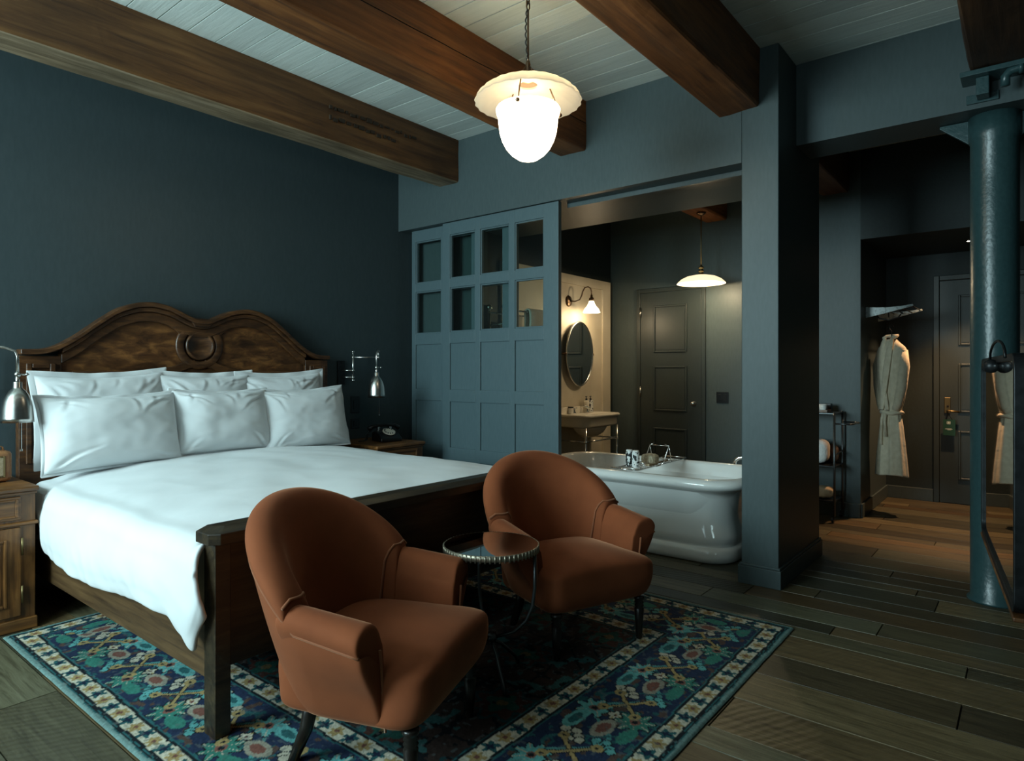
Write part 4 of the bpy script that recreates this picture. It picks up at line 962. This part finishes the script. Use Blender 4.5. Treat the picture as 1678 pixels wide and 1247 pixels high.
# ------------------------------------------------------------------ washbasin
t = thing('washbasin', 'cream porcelain washbasin on a chrome stand against the marble', 'washbasin', (6.18, 4.045, 0))
def basin_outline(w, dpt, r=.09, n=8):
    pts = [(-w / 2, 0), (-w / 2, -dpt + r)]
    for i in range(1, n + 1):
        a = math.radians(180 + 90 * i / n); pts.append((-w / 2 + r + r * math.cos(a), -dpt + r + r * math.sin(a)))
    for i in range(1, n + 1):
        a = math.radians(270 + 90 * i / n); pts.append((w / 2 - r + r * math.cos(a), -dpt + r + r * math.sin(a)))
    pts += [(w / 2, -dpt + r), (w / 2, 0)]; return pts
bm = bmesh.new(); rings = []
for w, dpt, z in ((.62, .34, .742), (.68, .365, .750), (.70, .375, .765), (.70, .378, .845), (.72, .39, .852), (.74, .40, .865), (.74, .40, .878), (.72, .39, .886), (.70, .375, .884), (.62, .34, .878)):
    rings.append([bm.verts.new((x, y, z)) for x, y in basin_outline(w, dpt)])
k = len(rings[0])
for a, c_ in zip(rings, rings[1:]):
    for j in range(k): bm.faces.new((a[j], a[(j + 1) % k], c_[(j + 1) % k], c_[j]))
bm.faces.new(rings[0][::-1]); bm.faces.new(rings[-1])
obj('basin_slab', bm, 'cream', t, smooth=True)
bm = B(); lathe(bm, [(0, .625), (.10, .63), (.18, .67), (.225, .72), (.235, .744), (0, .744)], 32, (0, 0, 0), Matrix.Diagonal((1.15, .62, 1, 1)))
bmesh.ops.translate(bm, verts=bm.verts[:], vec=(0, -.20, 0)); obj('bowl', bm, 'cream', t, smooth=True)
poly = [(-.37, .86), (.37, .86), (.37, .885), (.34, .892), (.31, .925), (.27, .955), (-.27, .955), (-.31, .925), (-.34, .892), (-.37, .885)]
obj('backsplash', prism(B(), poly, 'y', -.035, -.002), 'cream', t, bevel=.006)
s = B()
for x in (-.33, .33):
    tube(s, [(x, -.35, 0), (x, -.35, .75)], .011, 12); tube(s, [(x, -.35, .60), (x, -.01, .60)], .008, 8)
    lathe(s, [(0, -.02), (.016, -.012), (.018, 0), (.016, .012), (0, .02)], 12, (x, -.35, .60)); lathe(s, [(0, 0), (.022, 0), (.018, .02), (0, .02)], 12, (x, -.35, 0))
tube(s, [(-.33, -.35, .60), (.33, -.35, .60)], .008, 8)
obj('stand', s, 'chrome', t, smooth=True)
for x in (-.15, .12):
    s = lathe(B(), [(0, .885), (.024, .885), (.02, .90), (.012, .91), (.012, .935), (0, .94)], 14, (x, -.085, 0)); tube(s, [(x - .035, -.085, .945), (x + .035, -.085, .945)], .006, 8); tube(s, [(x, -.12, .945), (x, -.05, .945)], .006, 8)
    obj('tap', s, 'chrome', t, smooth=True)
obj('spout', tube(B(), [(-.015, -.085, .885), (-.015, -.085, .95), (-.015, -.13, .965), (-.015, -.19, .945)], .012, 10), 'chrome', t, smooth=True)
for (x, y, lab, m_, hgt) in ((6.33, 3.99, 'pale pump bottle on the washbasin, left of the pair', 'cream', .12), (6.41, 3.985, 'patterned pump bottle on the washbasin, right of the pair', 'pebble2', .12)):
    q = thing('soap_dispenser', lab, 'soap bottle', (x, y, .887), 0, 'pump bottles on the washbasin')
    obj('bottle', lathe(B(), [(0, 0), (.030, 0), (.032, .004), (.032, hgt), (.024, hgt + .012), (.012, hgt + .016), (0, hgt + .016)], 24), m_, q, smooth=False)
    p_ = lathe(B(), [(0, hgt + .016), (.012, hgt + .016), (.012, hgt + .035), (.004, hgt + .037), (.004, hgt + .052), (.011, hgt + .053), (.011, hgt + .062), (0, hgt + .063)], 14); tube(p_, [(0, 0, hgt + .058), (-.035, -.012, hgt + .054)], .0045, 8); obj('pump', p_, 'blackplastic', q)
q = thing('tumbler', 'dark-lidded glass jar at the left end of the washbasin', 'jar', (6.0, 3.985, .887))
obj('body', lathe(B(), [(0, 0), (.028, 0), (.03, .06), (0, .06)], 20), 'towel', q); obj('lid', lathe(B(), [(0, .06), (.031, .06), (.031, .075), (0, .077)], 20), 'blackplastic', q)

# oval mirror
t = thing('wall_mirror', 'oval tilting mirror with a thin metal frame on the marble wall', 'mirror', (6.215, 4.062, 1.55))
E_ = lambda rx, rz, n=64: [(rx * math.cos(2 * PI * i / n), rz * math.sin(2 * PI * i / n)) for i in range(n)]
tl = Matrix.Rotation(.0, 4, 'X')
obj('mirror_glass', prism(B(), E_(.262, .352), 'y', -.062, -.050), 'mirror', t)
obj('frame', tube(B(), [(x, -.058, z) for x, z in E_(.268, .358)], .011, 8, True), 'nickel', t, smooth=True)
for x in (-.283, .283):
    s = tube(B(), [(x, -.056, 0), (x, -.02, 0), (x, 0, 0)], .008, 8); lathe(s, [(0, -.016), (.014, -.008), (.014, .008), (0, .016)], 12, (x, -.056, 0))
    obj('pivot', s, 'bronze', t, smooth=True)

# wall sconce over the mirror
t = thing('wall_sconce', 'bronze gooseneck wall sconce with a small glowing white shade over the oval mirror', 'lamp', (6.07, 4.062, 2.14))
obj('back_plate', lathe(B(), [(0, .028), (.022, .026), (.035, .018), (.058, .012), (.064, 0), (0, 0)], 28, (0, 0, 0), Matrix.Rotation(PI / 2, 4, 'X')), 'bronze', t, smooth=True)
obj('arm', tube(B(), [(0, -.02, 0), (.01, -.08, -.008), (.03, -.13, .01), (.05, -.145, .06), (.06, -.15, .10), (.08, -.165, .145), (.115, -.185, .158), (.145, -.20, .14), (.155, -.205, .10), (.155, -.205, .06)], .0075, 10), 'bronze', t, smooth=True)
obj('lamp_holder', lathe(B(), [(0, .09), (.012, .088), (.014, .06), (.028, .055), (.030, .03), (.026, .02), (0, .02)], 20, (.155, -.205, -.02)), 'bronze', t, smooth=True)
obj('shade', lathe_open(B(), [(.028, .005), (.036, -.02), (.055, -.055), (.082, -.085), (.095, -.115), (.097, -.125), (.093, -.125), (.078, -.088), (.050, -.058), (.03, -.02), (.02, .003)], 32, (.155, -.205, -.005)), 'sconce_shade', t, smooth=True)

# towel rail seen through the lower door panes
t = thing('towel_stand', 'chrome towel stand with ball finials seen through the door glass', 'towel rail', (4.6, 3.72, .0))
s = B()
for (x, y) in ((-.10, .16), (-.075, 0), (.78, .16), (.78, 0)):
    tube(s, [(x, y, .012), (x, y, 1.91)], .014, 12); lathe(s, [(0, 1.965), (.018, 1.958), (.027, 1.938), (.018, 1.918), (.012, 1.905), (0, 1.90)], 16, (x, y, 0)); lathe(s, [(0, 0), (.035, 0), (.03, .012), (0, .015)], 16, (x, y, 0))
tube(s, [(-.10, .16, 1.89), (.78, .16, 1.89)], .009, 10); tube(s, [(-.075, 0, 1.91), (.78, 0, 1.91)], .009, 10)
for x in (-.088, .78): tube(s, [(x, 0, 1.78), (x, .16, 1.78)], .008, 8)
for z in (.45, 1.15): tube(s, [(-.075, 0, z), (.78, 0, z)], .008, 8); tube(s, [(-.10, .16, z), (.78, .16, z)], .008, 8)
obj('frame', s, 'chrome', t, smooth=True)
def towel_fn(a, b_):
    s_ = (a - .5) * 2; x = 4.86 + .36 * b_; r = .024; half = .40
    if abs(s_) < .08: q = s_ / .08 * PI / 2; return (x, 3.72 + r * math.sin(q), 1.912 + r * math.cos(q))
    sg = 1 if s_ > 0 else -1; k = (abs(s_) - .08) / .92
    return (x + .006 * math.sin(k * 9), 3.72 + sg * (r + .006 * math.sin(b_ * 9)), 1.912 - k * half)
bm = B(); grid(bm, 40, 16, towel_fn)
tag(obj('hanging_towel', bm, 'creamtowel', smooth=True, solid=-.012), 'cream towel draped over the chrome stand behind the door glass', 'towel')

# bathroom pendant
BPX, BPY = 6.56, 2.72
t = thing('pendant_lamp', 'shallow cream dish pendant with a bare glowing bulb above the bathtub', 'lamp', (BPX, BPY, 3.02))
def q(z): return z - 3.02
obj('ceiling_rose', lathe(B(), [(0, q(2.985)), (.02, q(2.988)), (.045, q(3.005)), (.05, q(3.018)), (0, q(3.018))], 20), 'bronze', t, smooth=True)
s = tube(B(), [(0, 0, q(3.0)), (0, 0, q(2.44))], .006, 10); obj('rod', s, 'brass', t, smooth=True)
obj('lamp_holder', lathe(B(), [(0, q(2.47)), (.012, q(2.468)), (.014, q(2.455)), (.028, q(2.445)), (.028, q(2.435)), (.020, q(2.432)), (.020, q(2.415)), (.028, q(2.412)), (.028, q(2.40)), (.022, q(2.397)), (.022, q(2.38)), (.030, q(2.375)), (.030, q(2.36)), (0, q(2.355))], 24), 'brass', t, smooth=True)
obj('shade', lathe_open(B(), [(.03, q(2.362)), (.08, q(2.360)), (.15, q(2.345)), (.205, q(2.318)), (.240, q(2.286)), (.250, q(2.272)), (.246, q(2.272)), (.20, q(2.310)), (.148, q(2.335)), (.08, q(2.350)), (.03, q(2.352))], 48), 'bath_shade', t, smooth=True)
obj('bulb', lathe(B(), [(0, q(2.355)), (.014, q(2.345)), (.018, q(2.325)), (.032, q(2.300)), (.034, q(2.285)), (.026, q(2.268)), (0, q(2.260))], 20), 'bath_bulb', t, smooth=True)

# ------------------------------------------------------------------ hallway: bar cart
t = thing('bar_cart', 'dark metal three-shelf bar cart against the hallway wall behind the pier', 'cart', (6.45, 1.70, 0))
s = {}
x0, x1, y0, y1 = -.15, .16, -.32, .36
for (x, y) in ((x0, y0), (x1, y0), (x0, y1), (x1, y1)):
    obj('leg', tube(B(), [(x, y, .06), (x, y, .985)], .010, 10), 'greymetal', t, smooth=True)
    w = lathe(B(), [(0, -.009), (.028, -.009), (.030, -.004), (.030, .004), (.028, .009), (0, .009)], 20, (x, y + .012, .0305), Matrix.Rotation(PI / 2, 4, 'X')); box(w, x - .008, x + .008, y - .003, y + .003, .03, .065)
    obj('caster', w, 'blackmetal', t)
for z in (.968, .495, .185):
    b = bx(x0 - .005, x1 + .005, y0 - .005, y1 + .005, z, z + .012); obj('shelf', b, 'greymetal' if z > .9 else 'blackmetal', t, bevel=.002)
obj('push_handle', tube(B(), [(x0, y0, .885), (x0, y0 - .12, .885), (x0 + .03, y0 - .14, .885), (x1 - .03, y0 - .14, .885), (x1, y0 - .12, .885), (x1, y0, .885)], .008, 10), 'greymetal', t, smooth=True)
obj('guard_rail', tube(B(), [(x0, y0, .60), (x1, y0, .62)], .006, 8), 'greymetal', t)
zt = .98
tr = thing('serving_tray', 'small wooden tray under the white cups on top of the bar cart', 'tray', (6.40, 1.545, zt + .001))
obj('base', bx(-.075, .075, -.10, .10, 0, .010), 'nightwood', tr, bevel=.003)
s = B()
for a in ((-.075, .075, -.10, -.092), (-.075, .075, .092, .10), (-.075, -.068, -.092, .092), (.068, .075, -.092, .092)): box(s, a[0], a[1], a[2], a[3], .010, .022)
obj('rim', s, 'nightwood', tr)
for k, (x, y, lab) in enumerate(((6.37, 1.49, 'white cup on the bar cart tray, nearest its front edge'), (6.37, 1.58, 'white cup on the bar cart tray, half hidden by the pier'))):
    c_ = thing('cup', lab, 'cup', (x, y, zt + .012), 0, 'white cups on the bar cart')
    obj('bowl', lathe_open(B(), [(.0, .002), (.026, .002), (.031, .01), (.033, .062), (.030, .062), (.028, .012), (0, .008)], 24), 'towel', c_, smooth=True)
    obj('handle', tube(B(), arc((.036, .034), .016, -80, 80, 8, 'xz', 0), .004, 8), 'towel', c_, smooth=True)
for k, (x, y, lab) in enumerate(((6.52, 1.50, 'small black box behind the cups on the bar cart'),)):
    tag(obj('box', bx(x - .03, x + .03, y - .05, y + .06, zt + .001, zt + .075), 'blackplastic', bevel=.004), lab, 'box')
zs = .508
tag(obj('folded_towel', rbox(B(), (6.42, 1.62, zs + .115), (.20, .34, .225), 10, 4, lambda p: p * (1 + .03 * noise.noise(p * 14))), 'towel', smooth=True), 'plump white folded towel on the middle shelf of the bar cart', 'towel')
tag(obj('leather_roll', rbox(B(), (6.545, 1.475, zs + .088), (.10, .17, .17), 8, 3, lambda p: p * (1 + .10 * noise.noise(p * 26))), 'basket', smooth=True), 'crumpled dark brown bundle beside the white towel on the bar cart', 'bundle')
tag(obj('paper_bag', rbox(B(), (6.41, 1.52, .198 + .055), (.16, .22, .105), 10, 3, lambda p: p * (1 + .16 * noise.noise(p * 22))), 'paper', smooth=True), 'crumpled beige bag on the lowest shelf of the bar cart', 'bag')

# ------------------------------------------------------------------ coat rack, hanger and robe
RX0 = 6.90
t = thing('coat_rack', 'train-style luggage rack with speckled metal end bracket high on the alcove wall', 'coat rack', (RX0, 1.24, 1.91))
for dx in (0, .62):
    obj('end_bracket', prism(B(), [(-.002, -.052), (-.002, .052), (-.10, .043), (-.20, .040), (-.31, .047), (-.385, .058), (-.39, .040), (-.31, .018), (-.16, -.018)], 'x', dx - .006, dx + .006), 'specked', t, bevel=.003)
s = B()
for y in (-.06, -.14, -.22, -.30, -.37): tube(s, [(-.0, y, .025 + (.02 if y < -.35 else 0)), (.62, y, .025 + (.02 if y < -.35 else 0))], .006, 8)
obj('rails', s, 'greymetal', t, smooth=True)
s = tube(B(), [(.14, -.17, .02), (.14, -.17, -.045)], .005, 8)
tube(s, [(.14, -.27, -.02), (.14, -.25, -.05), (.14, -.17, -.072), (.14, -.09, -.05), (.14, -.07, -.02)], .006, 8)
for y in (-.28, -.06): lathe(s, [(0, -.012), (.010, 0), (0, .012)], 10, (.14, y, -.012))
obj('coat_hook', s, 'blackmetal', t, smooth=True)
RBX, RBY = RX0 + .14, 1.045
rot = math.radians(-38)
t = thing('clothes_hanger', 'black clothes hanger inside the robe collar', 'hanger', (RBX, RBY, 1.64), rot)
s = tube(B(), [(0, 0, -.02), (0, 0, .10)] + [(0, .024 * math.sin(a), .125 - .024 * math.cos(a) + 0) for a in [.4 * k for k in range(1, 12)]], .004, 8)
tube(s, [(0, -.15, -.10), (0, -.06, -.03), (0, 0, -.015), (0, .06, -.03), (0, .15, -.10)], .008, 8); obj('frame', s, 'blackmetal', t, smooth=True)
rb = thing('bathrobe', 'cream bathrobe tied at the waist hanging from the coat rack in the alcove', 'bathrobe', (RBX, RBY, 0), rot)
prof = [(1.655, .045, .035), (1.64, .060, .045), (1.615, .095, .052), (1.58, .145, .060), (1.545, .168, .068), (1.50, .176, .074), (1.40, .176, .080), (1.25, .160, .080), (1.10, .130, .074), (1.00, .100, .066), (.965, .090, .062), (.93, .094, .064), (.85, .112, .072), (.70, .132, .080), (.55, .150, .088), (.42, .164, .092), (.375, .168, .094)]
def rfn(a, b_):
    f = a * (len(prof) - 1); i = min(int(f), len(prof) - 2); k = f - i; p0, p1 = prof[i], prof[i + 1]
    z, ry, rx = [p0[j] + (p1[j] - p0[j]) * k for j in range(3)]
    an = 2 * PI * b_; fold = 1 + (.10 * math.sin(an * 9 + 1.2 * noise.noise(Vector((math.cos(an) * 2, math.sin(an) * 2, z * 1.5)))) + .05 * noise.noise(Vector((math.cos(an) * 5, math.sin(an) * 5, z * 3)))) * min(1, max(0, (1.5 - z) * 2.2))
    return (rx * math.cos(an) * fold, ry * math.sin(an) * (1 + (fold - 1) * .35), z + (.012 * math.sin(an * 2) if z < .45 else 0))
bm = B(); g = grid(bm, 60, 90, rfn, True); bm.faces.new([v for v in g[-1]]) ; bm.faces.new([v for v in g[0]][::-1])
obj('body', bm, 'terry', rb, smooth=True)
# lapels: two bands from the collar crossing at the belt
for sg, x_ in ((1, -.004), (-1, -.012)):
    pts = [(-.030 + x_, sg * .045, 1.672), (-.058 + x_, sg * .050, 1.60), (-.078 + x_, sg * .040, 1.45), (-.088 + x_, sg * .018, 1.25), (-.084 + x_, -sg * .012, 1.08), (-.074 + x_, -sg * .03, .98)]
    bm = B(); wd = [.022, .036, .042, .038, .030, .022]
    grid(bm, 5, 4, lambda a, b_: (pts[round(a * 5)][0] - .006 * math.sin(b_ * PI), pts[round(a * 5)][1] + (b_ - .5) * 2 * wd[round(a * 5)], pts[round(a * 5)][2]))
    obj('lapel', bm, 'terry', rb, smooth=True, solid=.012, subsurf=1)
obj('collar', tube(B(), [(-.04, .052, 1.665), (.0, .062, 1.685), (.035, .03, 1.69), (.035, -.03, 1.69), (.0, -.062, 1.685), (-.04, -.052, 1.665)], .016, 8), 'terry', rb, smooth=True)
bt = tube(B(), [(.068 * math.cos(a), .098 * math.sin(a), .965 + .006 * math.sin(3 * a)) for a in [2 * PI * i / 30 for i in range(30)]], .019, 8, True)
tube(bt, [(-.082, .01, .96), (-.092, .02, .90), (-.095, .025, .78), (-.098, .02, .66)], [.016, .013, .013, .015], 8); tube(bt, [(-.082, -.01, .96), (-.092, -.015, .88), (-.095, -.03, .74)], [.016, .013, .014], 8)
obj('belt', bt, 'terry', rb, smooth=True)
for sg in (1, -1):
    obj('sleeve', tube(B(), [(.005, sg * .13, 1.545), (-.010, sg * .155, 1.40), (-.02, sg * .135, 1.20), (-.03, sg * .098, 1.04), (-.034, sg * .080, .99)], [.038, .046, .044, .036, .030], 14), 'terry', rb, smooth=True)

# recessed downlight in the alcove ceiling
t = thing('downlight', 'small lit recessed downlight in the entrance alcove ceiling', 'lamp', (7.36, .455, 2.567))
obj('trim_ring', lathe_open(B(), [(.030, -.001), (.046, -.001), (.046, -.006), (.032, -.008)], 28), 'blackmetal', t, smooth=True)
obj('lamp_disc', lathe(B(), [(0, -.004), (.030, -.004), (.030, -.002), (0, -.002)], 24), 'spot_disc', t)

# ------------------------------------------------------------------ framed mirror at the right edge
mo = Vector((3.335, .158, 0)); ang = math.radians(186.6)          # plate runs back towards the camera from its far end
t = thing('standing_mirror', 'black-framed mirror reflecting the bathrobe at the right picture edge', 'mirror', (mo.x, mo.y, 0), ang)
# local +x runs along the mirror towards the viewer side, local -y is the reflecting face
LM, Z0, Z1, rc = 1.12, .685, 1.402, .045
def rr(x0, x1, z0, z1, r, n=6):
    out = []
    for cx_, cz_, a0 in ((x1 - r, z1 - r, 0), (x0 + r, z1 - r, 90), (x0 + r, z0 + r, 180), (x1 - r, z0 + r, 270)):
        out += [(cx_ + r * math.cos(math.radians(a0 + 90 * i / n)), cz_ + r * math.sin(math.radians(a0 + 90 * i / n))) for i in range(n + 1)]
    return out
obj('mirror_glass', prism(B(), rr(.012, LM - .012, Z0 + .012, Z1 - .012, rc), 'y', -.004, .004), 'darkmirror', t)
fr = bmesh.new(); o1, o2 = rr(0, LM, Z0, Z1, rc + .01), rr(.022, LM - .022, Z0 + .022, Z1 - .022, rc - .01)
rings = [[fr.verts.new((x, y, z)) for x, z in o] for y, o in ((.02, o1), (-.012, o1), (-.012, o2), (.02, o2))]
k = len(o1)
for a in range(4):
    r0, r1 = rings[a], rings[(a + 1) % 4]
    for j in range(k): fr.faces.new((r0[j], r0[(j + 1) % k], r1[(j + 1) % k], r1[j]))
obj('frame', fr, 'blackmetal', t, bevel=.003)
obj('ledge', bx(.0, LM, -.014, .03, Z0 - .014, Z0 - .001), 'bedpanel', t, bevel=.004)
obj('side_handle', tube(B(), [(-.004, .0, 1.0), (-.016, 0, 1.005), (-.016, 0, 1.115), (-.004, 0, 1.12)], .006, 8), 'nickel', t, smooth=True)
for z in (.995, 1.125): obj('handle_mount', lathe(B(), [(0, -.012), (.012, -.008), (.012, .008), (0, .012)], 10, (-.006, 0, z)), 'blackmetal', t, smooth=True)
obj('strap_loop', tube(B(), [(.52, -.02, 1.375)] + [(.76 - .24 * math.cos(a), -.02, 1.395 + .052 * math.sin(a)) for a in [PI * i / 10 for i in range(1, 10)]] + [(1.0, -.02, 1.39)], .004, 8), 'blackmetal', t, smooth=True)
obj('strap_clamp', lathe(B(), [(0, -.05), (.022, -.04), (.024, 0), (.022, .04), (0, .05)], 14, (.58, -.022, 1.368), Matrix.Rotation(PI / 2, 4, 'Y')), 'blackmetal', t, smooth=True)
s = B()
st_ = lathe(B(), [(0, 0), (.17, 0), (.17, .012), (.03, .03), (.018, .05), (.018, 1.08), (0, 1.09)], 24, (.80, .36, 0)); tube(st_, [(.80, .36, 1.04), (.80, .02, 1.04)], .014, 10); box(st_, .70, .90, .006, .026, .96, 1.12)
obj('stand', st_, 'blackmetal', t)

# ------------------------------------------------------------------ light
w = bpy.data.worlds.new('sky'); scene.world = w; w.use_nodes = True
w.node_tree.nodes['Background'].inputs[0].default_value = (.62, .85, 1, 1); w.node_tree.nodes['Background'].inputs[1].default_value = .35
def area(name, loc, rot, sx, sy, power, col, spread=PI):
    l = bpy.data.lights.new(name, 'AREA'); l.shape = 'RECTANGLE'; l.size = sx; l.size_y = sy; l.energy = power; l.color = col; l.spread = spread
    o = bpy.data.objects.new(name, l); C.objects.link(o); o.location = loc; o.rotation_euler = rot; return o
DAY = (.68, .955, 1.0)
for (y0, y1), pw in zip(WIN, (20, 305)):
    area('window_daylight', (XW - .17, (y0 + y1) / 2, (WZ[0] + WZ[1]) / 2), (0, -PI / 2, 0), WZ[1] - WZ[0], y1 - y0, pw, DAY)
def point(name, loc, power, col, r=.04):
    l = bpy.data.lights.new(name, 'POINT'); l.energy = power; l.color = col; l.shadow_soft_size = r
    o = bpy.data.objects.new(name, l); C.objects.link(o); o.location = loc; return o
point('pendant_bulb', (PX, PY, 2.80), 5.0, (1, .80, .52), .03)
point('sconce_bulb', (6.07 + .155, 4.062 - .225, 1.97), 7.5, (1, .76, .46), .05)
point('bath_pendant_bulb', (BPX, BPY, 2.235), 17, (1, .76, .46), .02)
sp = bpy.data.lights.new('downlight_beam', 'SPOT'); sp.energy = 190; sp.color = (1, .58, .30); sp.spot_size = math.radians(86); sp.spot_blend = .55; sp.shadow_soft_size = .03
so = bpy.data.objects.new('downlight_beam', sp); C.objects.link(so); so.location = (7.36, .455, 2.552)

# ------------------------------------------------------------------ view
vs = scene.view_settings
scene.display_settings.display_device = 'sRGB'
vs.view_transform = 'Standard'; vs.look = 'None'; vs.gamma = 1; vs.exposure = .12; vs.use_curve_mapping = False
scene.cycles.use_denoising = True
scene.cycles.max_bounces = 8
scene.cycles.sample_clamp_indirect = 4
scene.cycles.caustics_reflective = False; scene.cycles.caustics_refractive = False
